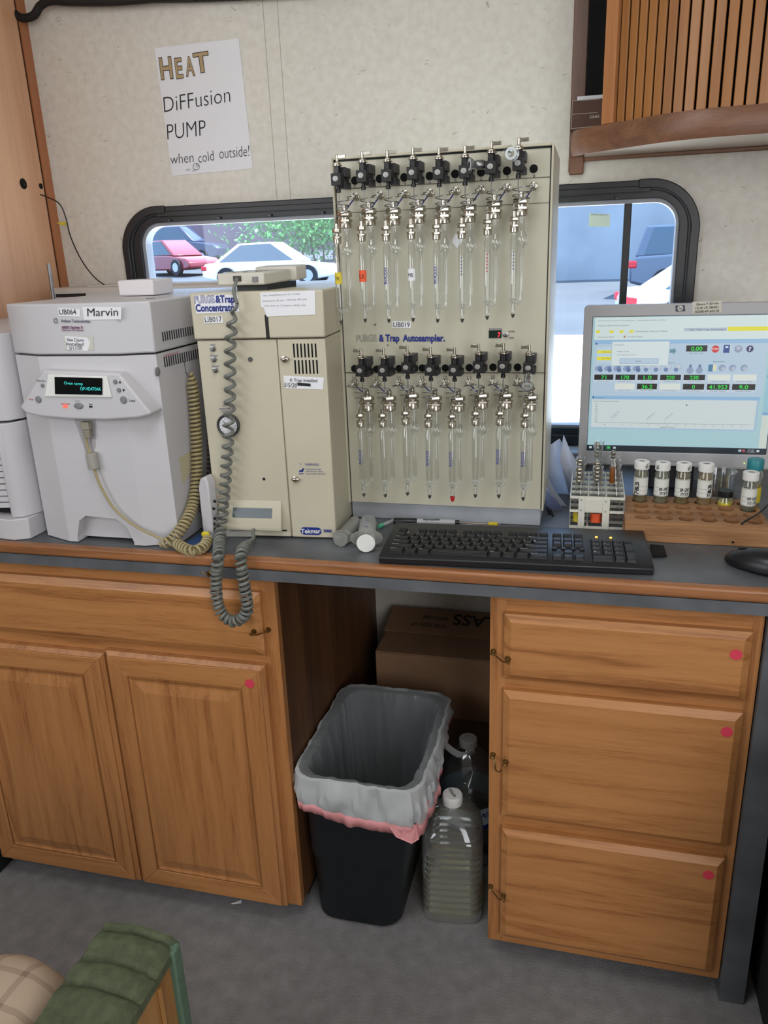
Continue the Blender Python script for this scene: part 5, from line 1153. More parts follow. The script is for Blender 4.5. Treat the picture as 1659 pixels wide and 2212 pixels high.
# the photo's screen is 1620 x 1150 zoom px wide (0..1, 0..1)
fr_(0, 0, 1, 1, (176, 214, 224), 0)
fr_(.012, .004, .955, .95, (178, 216, 224), 1)
fr_(.012, .004, .958, .165, (222, 238, 238), 2); fr_(.958, .004, 1, .125, (228, 240, 238), 2)
fr_(.958, .125, .998, .955, (158, 206, 224), 2); fr_(.958, .125, .998, .15, (130, 180, 220), 3); fr_(.958, .42, .998, .44, (130, 180, 220), 3); fr_(.958, .70, .998, .955, (216, 228, 220), 3); fr_(.958, .69, .998, .71, (130, 180, 220), 4)
fr_(.5, .085, .725, .108, (188, 200, 214), 3); fr_(.73, .08, .957, .11, (238, 232, 40), 3)
for a in (.02, .095, .15, .205): fr_(a, .095, a+.022, .115, (240, 232, 60), 3)
G = (90, 100, 110)
ft('Instrument Control Acquisition - enhanced online window', .03, .03, .40, .008, G, 4); ft('Sequence Method View Instrument', .03, .066, .20, .009, G, 4)
ft('D:MassHunter Data July Method', .235, .11, .41, .010, G, 4); ft('sequence quant method', .03, .147, .12, .009, G, 4); ft('run and continue', .195, .147, .28, .010, G, 4); ft('Edit  View  Log  Disconnect', .53, .104, .72, .013, (70, 84, 130), 4)
fr_(.175, .135, .185, .15, (180, 140, 90), 4)
fr_(.012, .165, .945, .575, (190, 214, 234), 3); fr_(.012, .165, .945, .195, (156, 198, 234), 4); fr_(.02, .185, .03, .198, (60, 90, 140), 5)
fr_(.03, .215, .12, .335, (200, 224, 240), 4); fr_(.032, .24, .115, .262, (244, 236, 50), 5); fr_(.032, .288, .115, .312, (244, 236, 50), 5); ft('Preferences', .06, .256, .11, .010, G, 6); ft('Not Ready', .06, .304, .11, .010, G, 6)
fr_(.112, .175, .43, .355, (170, 190, 205), 6); fr_(.114, .178, .428, .351, (226, 240, 242), 7)
ft('GC Acquisition', .125, .205, .18, .009, G, 8); ft('Waiting for GC ready', .142, .253, .21, .009, G, 8); ft('To override press: click Override', .142, .277, .25, .009, G, 8); fr_(.16, .30, .375, .338, (130, 170, 210), 8); fr_(.162, .303, .373, .335, (196, 218, 236), 9); ft('Override', .25, .325, .28, .011, G, 10)
fr_(.432, .235, .452, .26, (100, 150, 170), 6); xa, za = U_(.452, .222); xb, zb = U_(.468, .2475); xc, zc_ = U_(.452, .273); scr.poly([(xa, Yb-.0006, za), (xc, Yb-.0006, zc_), (xb, Yb-.0006, zb)], screen_mat('screen_100_150_170', (100, 150, 170)))
K = (14, 14, 20); GN = (40, 232, 70)
def num(s, x0, y0, x1, y1):
    fr_(x0, y0, x1, y1, K, 6)
    w_ = .0135*len(s)*(x1-x0)/.115*1.15; c = (x0+x1)/2; ft(s, c-w_/2, y1-(y1-y0)*.14, c+w_/2, (y1-y0)*.66, GN, 8, bold=.02)
num('0.00', .52, .208, .632, .252); ft('Run Time 11.50', .54, .268, .61, .009, G, 8)
# icons
def disc(cx_, cy_, r, col, l, n=8):
    x, z = U_(cx_, cy_); scr.poly([(x+r*cos(2*pi*i/n+pi/n), Yb-.0001*l, z+r*sin(2*pi*i/n+pi/n)) for i in range(n)], screen_mat('screen_%d_%d_%d' % col, col))
disc(.675, .235, .0073, (214, 44, 44), 6); ft('STOP', .658, .242, .692, .014, (250, 230, 230), 7, bold=.02)
fr_(.717, .205, .75, .262, (34, 74, 150), 6); fr_(.726, .215, .742, .228, (220, 230, 240), 7); fr_(.75, .203, .754, .258, (220, 230, 240), 6)
disc(.795, .235, .0078, (150, 164, 190), 6, 6); disc(.795, .228, .0042, (190, 200, 216), 7, 6); disc(.855, .235, .0075, (190, 200, 214), 6, 16); disc(.855, .235, .0064, (24, 44, 110), 7, 16); ft('?', .849, .249, .861, .028, (240, 244, 250), 8, bold=.02)
for i, x in enumerate((.045, .097, .150, .203, .257, .315, .37, .425, .48, .55, .60, .665, .72, .775, .835)):
    c = (120, 144, 186)
    if i < 5: disc(x-.008, .375, .005, (150, 170, 204), 6, 8); fr_(x-.004, .355, x+.018, .385, c, 7); disc(x+.010, .385, .0045, (100, 122, 166), 8, 7)
    elif i < 9: fr_(x-.014, .342, x+.022, .378, (170, 188, 214), 6); fr_(x-.011, .345, x+.019, .374, (204, 216, 230), 7); disc(x-.006, .382, .0045, c, 8, 7)
    elif i < 11: disc(x, .388, .0065, (150, 168, 200), 6, 12); fr_(x-.006, .345, x+.008, .368, (110, 130, 166), 6)
    elif i == 11: fr_(x-.018, .345, x+.006, .395, (70, 130, 170), 6); fr_(x+.006, .345, x+.024, .39, (236, 236, 200), 6)
    else: disc(x, .370, .007, (150, 168, 200), 6, 7); disc(x+.006, .376, .0045, (186, 198, 216), 7, 6)
ft('General', .43, .335, .462, .010, G, 6); ft('Instrument', .668, .328, .73, .010, G, 6)
cols = ((.022, .130), (.142, .252), (.266, .377), (.391, .504), (.519, .634), (.649, .769), (.783, .905))
for r_, vals in ((0, ('71', '170', '1.0', '220', '230', '', '')), (1, (None, '', '36.2', '', '0', '41.953', '9.0'))):
    y0_, y1_ = ((.418, .458), (.485, .527))[r_]
    for (a, b), s_ in zip(cols, vals):
        if s_ is None: continue
        fr_(a-.003, y0_-.006, b+.003, y1_+.018, (206, 222, 236), 4)
        if s_: num(s_, a, y0_, b, y1_)
        else: fr_(a, y0_, b, y1_, (232, 240, 232), 6)
        ft('Actual Value', a+.02, y1_+.013, b-.02, .007, G, 6)
fr_(.012, .578, .935, .83, (174, 206, 228), 4); fr_(.012, .578, .935, .602, (150, 194, 232), 5); fr_(.016, .604, .922, .818, (218, 230, 232), 6); fr_(.018, .582, .026, .596, (50, 80, 130), 6)
ft('Chromatogram data', .035, .596, .09, .009, (90, 110, 150), 7); ft('Total Ion Chromatogram Abundance', .022, .622, .17, .008, G, 8)
fr_(.048, .63, .049, .782, (120, 128, 136), 8); fr_(.048, .781, .905, .783, (120, 128, 136), 8)
for i in range(17): fr_(.05+i*.0505, .783, .051+i*.0505, .789, (120, 128, 136), 8); ft(str(i+1), .093+i*.0505, .80, .097+i*.0505+(.004 if i > 8 else 0), .008, G, 8) if i < 16 else None
for i in range(12): fr_(.036, .635+i*.0125, .044, .639+i*.0125, (150, 156, 164), 8)
ft('Acquisition Time (min)', .41, .822-.008, .49, .010, G, 8)
for x, yb_, s_, c in ((.13, .745, 'toluene', (130, 140, 190)), (.135, .755, 'surrogate 4.2', (130, 140, 190)), (.335, .755, 'ethylbenzene', G), (.435, .755, 'o-xylene peak', G)):
    xa, za = U_(x, yb_); X = Vector((cos(.78), 0, sin(.78))); tplace(scr, s_, Vector((xa, Yb-.0008, za)), X, Vector((-sin(.78), 0, cos(.78))), .0205, .0022, screen_mat('screen_%d_%d_%d' % c, c), lift=0)
fr_(.335, .765, .336, .781, G, 8); fr_(.435, .765, .436, .781, G, 8)
fr_(0, .957, 1, 1, (16, 34, 46), 9)
for a, c in ((.012, (210, 224, 230)), (.046, (190, 200, 206)), (.118, (60, 220, 90)), (.152, (200, 212, 218)), (.853, (200, 210, 216)), (.873, (200, 80, 90)), (.95, (210, 220, 226))): fr_(a, .968, a+.015, .984, c, 10)
fr_(.108, .957, .136, .992, (50, 84, 84), 9.5); ft('9:15 AM', .905, .974, .935, .009, (210, 220, 226), 10); ft('7/15/2020', .90, .988, .94, .009, (210, 220, 226), 10)
xa, za = U_(.545, .632); scr.poly([(xa, Yb-.001, za), (xa+.001, Yb-.001, za-.0045), (xa+.0035, Yb-.001, za-.0035)], screen_mat('screen_60_60_70', (60, 60, 70)))
obj('screen', scr, None, mo)
obj('screen_backing', MB().box(sx0-.002, sx1+.002, MY, MY+.01, sz0-.002, sz1+.002), mat('screen_border', (10, 12, 16), .3), mo)
mb = MB(); LP = ('y', MY-.0045); quad(mb, [(1495, 652), (1559, 649), (1559, 675), (1496, 679)][::-1], LP, mat('masking_tape', (206, 202, 190), .7), th=.0004); obj('tape_note', mb, None, mo)
mb = MB(); quad(mb, [(1459, 660), (1479, 659), (1480, 672), (1460, 673)][::-1], LP, mat('badge_navy', (24, 28, 54), .3), th=.0006)
p = at(1469.5, 666, 'y', MY-.0052); mb.lathe([(.0052, MY-.0052), (0, MY-.0053)], (p.x, 0, p.z), 20, mat('badge_silver', (200, 198, 190), .35), ax='y')
T(mb, 'hp', (1466, 669), (1474, 668), 6, ('y', MY-.0056), mat('badge_navy', (0, 0, 0)), shear=.2); obj('maker_badge', mb, None, mo)
mb = MB(); TN = ('y', MY-.0052)
for s_, a, b in (('Fluoro F 30 min', (1504, 660), (1552, 657)), ('12-8-19 78491', (1502, 668), (1552, 666)), ('10208:49 60570', (1500, 676), (1553, 674))): T(mb, s_, a, b, 5, TN, INK, shear=.2)
obj('handwriting', mb, None, mo)
mb = MB()
for (u0, v0, u1, v1) in ((1405, 991, 1505, 999), (1627, 997, 1651, 1006)):
    a = at(u0, v0, 'y', MY-.005); b = at(u1, v1, 'y', MY-.005); mb.box(a.x, b.x, MY-.0052, MY-.004, b.z, a.z)
obj('button_strip', mb, mat('button_silver', (172, 172, 174), .35), mo, bevel=.001)
p = at(1608, 1001, 'y', MY-.005); obj('power_light', MB().sphere((p.x, MY-.0045, p.z), .0012, None, 8, 6), screen_mat('green_led', (170, 255, 90), 2), mo)

# ================================================================== ON THE WORKTOP, RIGHT
kb_c = Vector((.3015, -.6151, ZC)); kbd = thing('keyboard', 'black full-size computer keyboard with two amber indicator lights', 'keyboard', kb_c, local=True, rz=.0468)
KB = mat('key_black', (22, 22, 25), .42, bump=.15, bscale=900); KW, KD = .4545, .165
mb = MB(); prof = [(-KD/2, .001), (-KD/2-.001, .012), (-KD/2+.006, .0165), (KD/2-.012, .0215), (KD/2, .019), (KD/2, .004)]
mb.prism([(-KW/2, y, z) for y, z in prof], (KW, 0, 0)); obj('body', mb, mat('keyboard_body', (26, 27, 31), .38), kbd, bevel=.0015)
def kz(y): return .0165+(y+KD/2-.006)/(KD-.018)*.005
keys = {}
def key(x, y, w_, d=.0165):
    k = (round(w_, 4), round(d, 4)); z = kz(y)
    if k not in keys:
        mb = MB().taper(-w_/2+.0008, w_/2-.0008, -d/2+.0008, d/2-.0008, 0, .0068, .0019, .0016); o = obj('key', mb, KB, kbd, bevel=.0007, seg=1); keys[k] = o
    else: o = keys[k].copy(); COL.objects.link(o)
    o.location = (x, y, z-.0012); o.rotation_euler = (.034, 0, 0); return o
leg = MB(); LG = mat('key_legend', (190, 194, 200), .6)
def legend(s_, x, y, h=.0035):
    z = kz(y)+.0062; n_ = len(s_); tplace(leg, s_, Vector((x-.004, y+.0005, z)), Vector((1, 0, 0)), Vector((0, 1, .034)), .0026*n_, h, LG, lift=.0003)
U = .0182; X0 = -KW/2+.0145; Y0 = -KD/2+.018
rows = [(0, [(1.5, 'Ctrl'), (1.25, 'W'), (1.25, 'Alt'), (5.5, ''), (1.25, 'Alt'), (1.25, 'W'), (1.25, ''), (1.75, 'Ctrl')]),
        (1, [(2.25, 'Shift')]+[(1, c) for c in 'ZXCVBNM<>?']+[(2.75, 'Shift')]), (2, [(1.75, 'Caps')]+[(1, c) for c in 'ASDFGHJKL;"']+[(2.25, 'Enter')]),
        (3, [(1.5, 'Tab')]+[(1, c) for c in 'QWERTYUIOP[]']+[(1.5, '|')]), (4, [(1, c) for c in '`1234567890-=']+[(2, 'Bksp')])]
for r_, ks in rows:
    x = X0; y = Y0+r_*U*1.0
    for w_, s_ in ks:
        key(x+w_*U/2, y, w_*U)
        if s_: legend(s_, x+.006, y)
        x += w_*U
yF = Y0+5.35*U
for i, xx in enumerate([0]+[2+k for k in range(4)]+[6.5+k for k in range(4)]+[11+k for k in range(4)]): key(X0+(xx+.5)*U, yF, U, .012)
XN = X0+15.28*U
for i in range(3): key(XN+(i+.5)*U, yF, U, .012)
for r_ in (3, 4):
    for i in range(3): key(XN+(i+.5)*U, Y0+r_*U, U)
for i in range(3): key(XN+(i+.5)*U, Y0, U)
key(XN+1.5*U, Y0+U, U)
for i in range(4): obj('media_button', MB().lathe([(.0042, 0), (.0042, .003), (0, .0034)], (XN+(.25+i*.85)*U, Y0+2.05*U, kz(Y0+2.05*U)), 14), KB, kbd)
XP = XN+3.55*U
for r_ in range(5):
    for i in range(4):
        if r_ == 0 and i == 1: continue
        if i == 3 and r_ in (0, 2): continue
        yy = Y0+r_*U; 
        if r_ == 0 and i == 0: key(XP+U, yy, 2*U)
        elif i == 3 and r_ in (1, 3): key(XP+3.5*U, yy-U/2, U, .0165+U)
        else: key(XP+(i+.5)*U, yy, U); legend({(1, 0): '1', (1, 1): '2', (1, 2): '3', (2, 0): '4', (2, 1): '5', (2, 2): '6', (3, 0): '7', (3, 1): '8', (3, 2): '9'}.get((r_, i), '.'), XP+(i+.5)*U, yy)
obj('key_legend', leg, None, kbd, kind='stuff')
for i in range(2): obj('indicator_light', MB().lathe([(.0022, 0), (.0022, .0012)], (XP+(.7+i*1.35)*U, yF+.001, kz(yF)), 10), screen_mat('amber_led', (255, 176, 60), 4), kbd)
# marker and pipettes behind the keyboard
def rodthing(name, label, cat, a, b, parts, group=None):
    t = thing(name, label, cat, a, group); d = (b-a)
    for n_, t0, t1, r, m in parts: obj(n_, MB().tube([a+d*t0, a+d*(t0+.01), a+d*(t1-.01), a+d*t1], [r*.9, r, r, r*.9], 16), m, t)
    return t
a = at(851, 1126, 'y', -.510); b = at(992, 1129, 'y', -.503)
mk = rodthing('marker_pen', 'black and grey permanent marker lying behind the keyboard', 'marker', a, b, [('cap', 0, .36, .0072, BLACKR), ('barrel', .345, .94, .0062, mat('marker_grey', (176, 176, 178), .45)), ('end_plug', .93, 1, .0052, BLACKR)])
mb = MB(); T(mb, 'Permanent', (915, 1124), (951, 1124), 4, ('y', a.y-.0066), INK, bold=.03); obj('lettering', mb, None, mk)
pp = [((992, 1127), (1080, 1131), .0014, 'amber'), ((990, 1131), (1100, 1136), .0014, 'clear'), ((1000, 1134), (1120, 1138), .0012, 'clear')]
for i, (q, r_, rad, _) in enumerate(pp):
    a = at(q[0], q[1]+2, 'y', -.494-.004*i); b = at(r_[0], r_[1]+2, 'y', -.492-.004*i); t = rodthing('pipette', 'thin glass pipette %s in the bundle behind the keyboard' % ('nearest the panel', 'in the middle', 'nearest the keys')[i], 'pipette', a, b, [('glass_shaft', 0, 1, rad, mat('pipette_tan', (170, 150, 130), .3) if i == 0 else GLASS)], 'pipettes behind the keyboard')
p = at(1065, 1132, 'y', -.499); tag(obj('tape_flag', MB().box(p.x-.009, p.x+.009, p.y-.004, p.y+.004, p.z-.002, p.z+.0035), YT, bevel=.001), 'yellow tape flag around the pipettes behind the keyboard', 'tape')
# needle with green hub
a = at(818, 1138, 'z', ZC+.005); b = at(850, 1124, 'z', ZC+.006)
t = rodthing('needle_cap', 'clear needle sheath with a green hub beside the white syringe', 'needle', a, b, [('hub', 0, .3, .0042, mat('hub_green', (80, 170, 130), .3)), ('sheath', .28, 1, .0034, glassy('sheath_plastic', (.9, .92, .9), .15, .1, .5, milky=.45))])
# syringes
SYR = glassy('syringe_plastic', (.88, .89, .88), .14, .1, .5, milky=.50, mcol=(.78, .78, .76)); SYR2 = glassy('syringe_plastic_clear', (.85, .85, .83), .14, .1, .5, milky=.34, mcol=(.6, .6, .57))
a = at(791, 1168, 'z', ZC+.018); b = at(797, 1116, 'z', ZC+.018); b = Vector((b.x, b.y+.0, ZC+.018)); d = (b-a).normalized(); side = Vector((-d.y, d.x, 0))
sy = thing('syringe', 'large white plastic syringe lying end-on towards the counter edge', 'syringe', a)
obj('barrel', MB().tube([a+d*.012, a+d*.10, a+d*.108, a+d*.112], [.0165, .0160, .011, .004], 28), SYR, sy)
fl_ = MB(); ang = math.atan2(d.x, d.y)
q = [a+d*.012+side*(.030*cos(t)*-1)+Vector((0, 0, .0165*sin(t))) for t in [2*pi*i/32 for i in range(32)]]; fl_.prism(q, d*.0025); obj('finger_flange', fl_, SYR2, sy, bevel=.0006)
obj('plunger_disc', MB().tube([a-d*.014, a-d*.0125, a-d*.0115], [.0168, .0168, .0155], 32), WHITE, sy, bevel=.0004); obj('plunger_rod', MB().tube([a-d*.012, a+d*.03], .008, 12), WHITE, sy)
mb = MB(); top = a+d*.035+Vector((0, 0, .0166))
for i in range(5): c = a+d*(.035+i*.013); mb.tube([c-side*.004+Vector((0, 0, .0163)), c+Vector((0, 0, .0167)), c+side*.004+Vector((0, 0, .0163))], .0004, 4, mat('syringe_print', (130, 130, 160), .6))
tplace(mb, 'Hg', a+d*.026-side*-.006+Vector((0, 0, .0168)), -side, d, .009, .007, mat('pen_violet', (90, 80, 150), .6)); obj('graduation_mark', mb, None, sy, kind='stuff')
a = at(740, 1160, 'z', ZC+.014); b = at(768, 1126, 'z', ZC+.014); d = (b-a).normalized(); side = Vector((-d.y, d.x, 0))
sy = thing('syringe', 'translucent plastic syringe with an open end beside the cream instrument', 'syringe', a)
obj('barrel', MB().tube([a, a+d*.085, a+d*.090, a+d*.094], [.0125, .0120, .008, .003], 24), SYR2, sy)
q = [a+d*.001+side*(.0215*cos(t))+Vector((0, 0, .0135*sin(t))) for t in [2*pi*i/8+pi/8 for i in range(8)]]; mb = MB().prism(q, d*.0022); obj('finger_flange', mb, SYR2, sy, bevel=.0005)
mb = MB().tube([a-d*.014, a-d*.012], .0135, 24); obj('plunger_disc', mb, SYR2, sy); mb = MB(); mb.prism([a-d*.012+side*.0115, a-d*.012-side*.0115, a+d*.02-side*.0115, a+d*.02+side*.0115], (0, 0, .0015)); mb.prism([a-d*.012+Vector((0, 0, -.0115)), a-d*.012+Vector((0, 0, .0115)), a+d*.02+Vector((0, 0, .0115)), a+d*.02+Vector((0, 0, -.0115))], side*.0015); obj('plunger_rod', mb, SYR2, sy)
# wooden vial block with drilled holes
bx0, bx1, by0, by1, bz = .4925, .7335, -.527, -.372, .888
vb = thing('vial_block', 'thick pine block drilled with rows of round vial holes', 'block', (.61, -.45, ZC))
hx = [.5235+i*.0378 for i in range(6)]; hy = [-.402-i*.0335 for i in range(4)]; r = .0143
bm = bmesh.new(); ed = []
for lp in [[(bx0, by0), (bx1, by0), (bx1, by1), (bx0, by1)]]+[[(x+r*cos(2*pi*k/24), y+r*sin(2*pi*k/24)) for k in range(24)] for x in hx for y in hy]:
    vs = [bm.verts.new((a, b, bz)) for a, b in lp]; ed += [bm.edges.new((vs[i], vs[(i+1) % len(vs)])) for i in range(len(vs))]
bmesh.ops.triangle_fill(bm, use_beauty=True, use_dissolve=False, edges=ed)
rr_ = bmesh.ops.extrude_face_region(bm, geom=bm.faces[:]); bmesh.ops.translate(bm, verts=[v for v in rr_['geom'] if isinstance(v, bmesh.types.BMVert)], vec=(0, 0, -.026))
bmesh.ops.recalc_face_normals(bm, faces=bm.faces); me = bpy.data.meshes.new('upper_board'); bm.to_mesh(me); bm.free(); me.materials.append(BLOCKW); o = bpy.data.objects.new('upper_board', me); link(o, vb)
obj('lower_board', MB().box(bx0-.001, bx1+.002, by0-.002, by1+.001, ZC, bz-.0262), BLOCKW, vb, bevel=.001)
def vial(x, y, zb, h, lab, soil, txt, rot=0, lblrot=0):
    t = thing('sample_vial', lab, 'vial', (x, y, zb), 'white-capped sample vials in the wooden block', local=True); rv = .0132
    obj('glass', MB().lathe([(.0, .0), (rv-.001, .0003), (rv, .002), (rv, h-.022), (.0098, h-.0155), (.0098, h-.012)], (0, 0, 0), 28), GLASS, t)
    obj('contents', MB().lathe([(0, .0008), (rv-.0012, .0012), (rv-.0009, .003), (rv-.0009, h-.023), (.0092, h-.017), (0, h-.0165)], (0, 0, 0), 24), mat('soil_%d_%d_%d' % soil, soil, .5, var=.22, vscale=90), t)
    c = obj('cap', MB().lathe([(.0138, h-.015), (.0140, h-.014), (.0140, h-.001), (.0128, h), (.0062, h), (.0062, h-.0012), (0, h-.0012)], (0, 0, 0), 32), WHITE, t)
    obj('septum', MB().lathe([(.0061, h-.0011), (0, h-.0010)], (0, 0, 0), 18), mat('septum_grey', (120, 118, 112), .7), c)
    z0, z1 = h*.335, h*.69; mb = MB(); k = 22; aa = [-pi/2-1.55+3.1*i/k for i in range(k+1)]; rl = rv+.0002
    mb.add([(rl*cos(a), rl*sin(a), z0) for a in aa]+[(rl*cos(a), rl*sin(a), z1) for a in aa], [(i, i+1, k+2+i, k+1+i) for i in range(k)], mat('label_paper', (220, 222, 214), .7))
    def w_(q, ox=0, oz=0, v=False):
        X_, Z_ = (-q.y, q.x) if v else (q.x, q.y); a = -pi/2+(ox+X_)/rl; return Vector(((rl+.0003+q.z)*cos(a), (rl+.0003+q.z)*sin(a), z0+oz+Z_))
    if txt == 'F&B': tplace(mb, 'F&B', None, Vector((1,0,0)), Vector((0,0,1)), .024, .0080, INK, bold=.03, lift=0, warp=lambda q: w_(q, (.012 if lblrot > 0 else -.004), .002, True))
    else:
        tplace(mb, txt[0], None, Vector((1,0,0)), Vector((0,0,1)), .018, .0056, INK, shear=.2, bold=.03, lift=0, warp=lambda q: w_(q, -.005, .0115)); tplace(mb, txt[1], None, Vector((1,0,0)), Vector((0,0,1)), .017, .0052, INK, shear=.2, bold=.03, lift=0, warp=lambda q: w_(q, -.004, .0035))
    for zz in (.0015, .0085, .0165, z1-z0-.0015): mb.add([((rl+.0002)*cos(a), (rl+.0002)*sin(a), z0+zz) for a in aa]+[((rl+.0002)*cos(a), (rl+.0002)*sin(a), z0+zz+.0004) for a in aa], [(i, i+1, k+2+i, k+1+i) for i in range(k)], mat('label_rule', (90, 100, 110), .7))
    obj('paper_label', mb, None, t)
    if rot is not None:
        mb = MB(); tplace(mb, '6', None, Vector((1,0,0)), Vector((0,0,1)), .006, .009, INK, lift=0, shear=.2, warp=lambda q: Vector(((.0142+q.z)*cos(-pi/2+(rot+q.x)/.0142), (.0142+q.z)*sin(-pi/2+(rot+q.x)/.0142), h-.012+q.y))); obj('handwriting', mb, None, c)
    return t
vy = -.402; zb = .869
vial(hx[0], hy[0]+.002, zb, .098, 'white-capped vial with grey-brown soil, leftmost in the wooden block', (108, 104, 74), 'F&B', .006, 0)
vial(hx[1], hy[0], zb, .097, 'white-capped vial with grey-green soil labelled B-3E, second in the block', (104, 106, 84), ('B-3E', '7/15'), -.014)
vial(hx[2], hy[0], zb, .097, 'white-capped vial with olive-brown soil labelled B-2E, third in the block', (104, 90, 56), ('B-2E', '7/15'), .006)
vial(hx[3]+.002, hy[0], zb, .097, 'white-capped vial with tan soil, fourth in the block', (124, 106, 70), 'F&B', None, 1)
vial(hx[5], hy[1]+.008, zb-.004, .094, 'white-capped vial in front of the teal-capped one, rightmost in the block', (98, 98, 80), ('HP-1622', '7/15 1130'), None)
sv_ = thing('sample_vial', 'short vial of yellow liquid with a black cap in the wooden block', 'vial', (hx[4]+.002, hy[0]-.002, .875), local=True)
obj('glass', MB().lathe([(0, 0), (.0132, .0005), (.0140, .002), (.0140, .021), (.0105, .026), (.0105, .030)], (0, 0, 0), 28), GLASS, sv_); obj('contents', MB().lathe([(0, .001), (.0128, .0015), (.0130, .003), (.0130, .018), (0, .0182)], (0, 0, 0), 24), mat('yellow_sample', (206, 190, 40), .4), sv_)
obj('cap', MB().lathe([(.0132, .0285), (.0135, .030), (.0135, .039), (.0125, .040), (0, .040)], (0, 0, 0), 28), BLACK, sv_)
mb = MB(); tplace(mb, 'Blank', None, Vector((1,0,0)), Vector((0,0,1)), .017, .004, INK, shear=.2, lift=0, warp=lambda q: Vector(((.0143+q.z)*cos(-pi/2+(q.x-.009)/.0143), (.0143+q.z)*sin(-pi/2+(q.x-.009)/.0143), .009+q.y))); obj('handwriting', mb, None, sv_)
tv = thing('sample_vial', 'teal-capped vial with yellow label behind the rightmost vial', 'vial', (.727, -.382, .869), local=True)
obj('glass', MB().lathe([(0, 0), (.0142, .0005), (.0148, .002), (.0148, .075), (.011, .082), (.011, .086)], (0, 0, 0), 28), GLASS, tv); obj('cap', MB().lathe([(.0142, .083), (.0145, .084), (.0145, .102), (.0138, .103), (.010, .1035), (0, .1035)], (0, 0, 0), 28), mat('teal_cap', (44, 130, 140), .45), tv)
obj('paper_label', MB().lathe([(.0149, .02), (.0149, .05)], (0, 0, 0), 28, closed=True), YT, tv)
dish = thing('glass_dish', 'round clear glass dish standing behind the black-capped vial', 'dish', (.672, -.335, ZC+.0155), local=True)
obj('bowl', MB().lathe([(.030, 0), (.031, .004), (.0325, .064), (.034, .066), (.0345, .068), (.033, .068), (.031, .064), (.029, .006), (0, .005)], (0, 0, 0), 40), GLASS, dish)
# vial rack
RK = glassy('acrylic', (.94, .95, .96), .16, .05, .5, milky=.10); RKW = mat('rack_white', (214, 212, 200), .5)
rk = thing('vial_rack', 'clear and white plastic rack holding glass fittings beside the keyboard', 'rack', (.443, -.42, ZC)); rx0, rx1, ry0, ry1 = .394, .492, -.474, -.300
mb = MB()
for z in (ZC+.003, ZC+.035, ZC+.062):
    for i in range(4): x = rx0+(rx1-rx0)*i/3; mb.box(x-.001, x+.001, ry0, ry1, z-.0025, z+.0025)
    for i in range(6): y = ry0+(ry1-ry0)*i/5; mb.box(rx0, rx1, y-.001, y+.001, z-.0025, z+.0025)
obj('grid_frame', mb, RKW, rk, kind='stuff')
for x in (rx0, rx1): obj('side_sheet', MB().box(x-.0012, x+.0012, ry0, ry1, ZC+.001, ZC+.063), RK, rk)
mb = MB(); q = [(.413, .853), (.422, .853), (.422, .886), (.452, .8865), (.452, .853), (.462, .853), (.462, .913), (.449, .913), (.446, .909), (.424, .910), (.421, .914), (.408, .914), (.408, .853)]
mb = MB().box(.409, .421, ry0-.003, ry0-.001, ZC+.001, .914).box(.453, .466, ry0-.003, ry0-.001, ZC+.001, .913).box(.421, .453, ry0-.003, ry0-.001, .884, .910); obj('front_plate', mb, RKW, rk, bevel=.0008)
obj('hook_mark', MB().box(.4125, .4155, ry0-.0034, ry0-.003, .906, .909).box(.457, .460, ry0-.0034, ry0-.003, .905, .908).box(.4125, .4155, ry0-.0034, ry0-.003, .886, .889).box(.457, .460, ry0-.0034, ry0-.003, .885, .888), mat('mark_grey', (150, 150, 144), .6), rk, kind='stuff')
rnd = random.Random(5); items = 0
cells = [(i, j) for j in range(5) for i in range(3)]
RORD = ['front row', 'second row', 'middle row', 'fourth row', 'back row']; CORD = ['left', 'centre', 'right']
for i, j in cells:
    cx_ = rx0+(rx1-rx0)*(i+.5)/3; cy_ = ry0+(ry1-ry0)*(j+.5)/5
    t = thing('glass_fitting_tube', 'open glass tube in the %s column, %s of the clear rack' % (CORD[i], RORD[j]), 'glass tube', (cx_, cy_, ZC+.006), 'glass tubes in the clear rack', local=True); h = .088+rnd.uniform(-.008, .022)+(.03 if (i, j) in ((1, 4), (1, 3)) else 0)
    mb = MB().lathe([(.010, 0), (.0108, .002), (.0108, h*.55), (.0075, h*.68), (.0068, h*.8), (.0095, h*.95), (.0105, h)], (0, 0, 0), 20, closed=True); obj('glass', mb, GLASS, t)
    if (i, j) in ((0, 0), (0, 1), (1, 1), (1, 2), (1, 0), (2, 3), (1, 4), (2, 4)):
        mb = MB()
        for k in range(4): hexp(mb, -.003, -.003, h*.82+k*.0075, h*.82+k*.0075+.0055, .0058 if k % 2 else .0050); mb.lathe([(.0036, h*.82+k*.0075+.005), (.0036, h*.82+k*.0075+.008)], (-.003, -.003, 0), 10)
        obj('steel_fitting', mb, STEEL, t)
    if (i, j) == (0, 0): obj('tape_band', MB().lathe([(.0112, .004), (.0112, .022)], (0, 0, 0), 20, closed=True), YT, t)
    if (i, j) == (1, 0): obj('tape_band', MB().lathe([(.0112, .004), (.0112, .022)], (0, 0, 0), 20, closed=True), OT, t)
    if (i, j) == (2, 0):
        mb = MB().lathe([(.0048, h*.80), (.0050, h*.82), (.0050, h*1.05), (.004, h*1.1)], (-.008, -.005, 0), 12); obj('amber_ferrule', mb, mat('amber_brown', (120, 70, 24), .3), t)
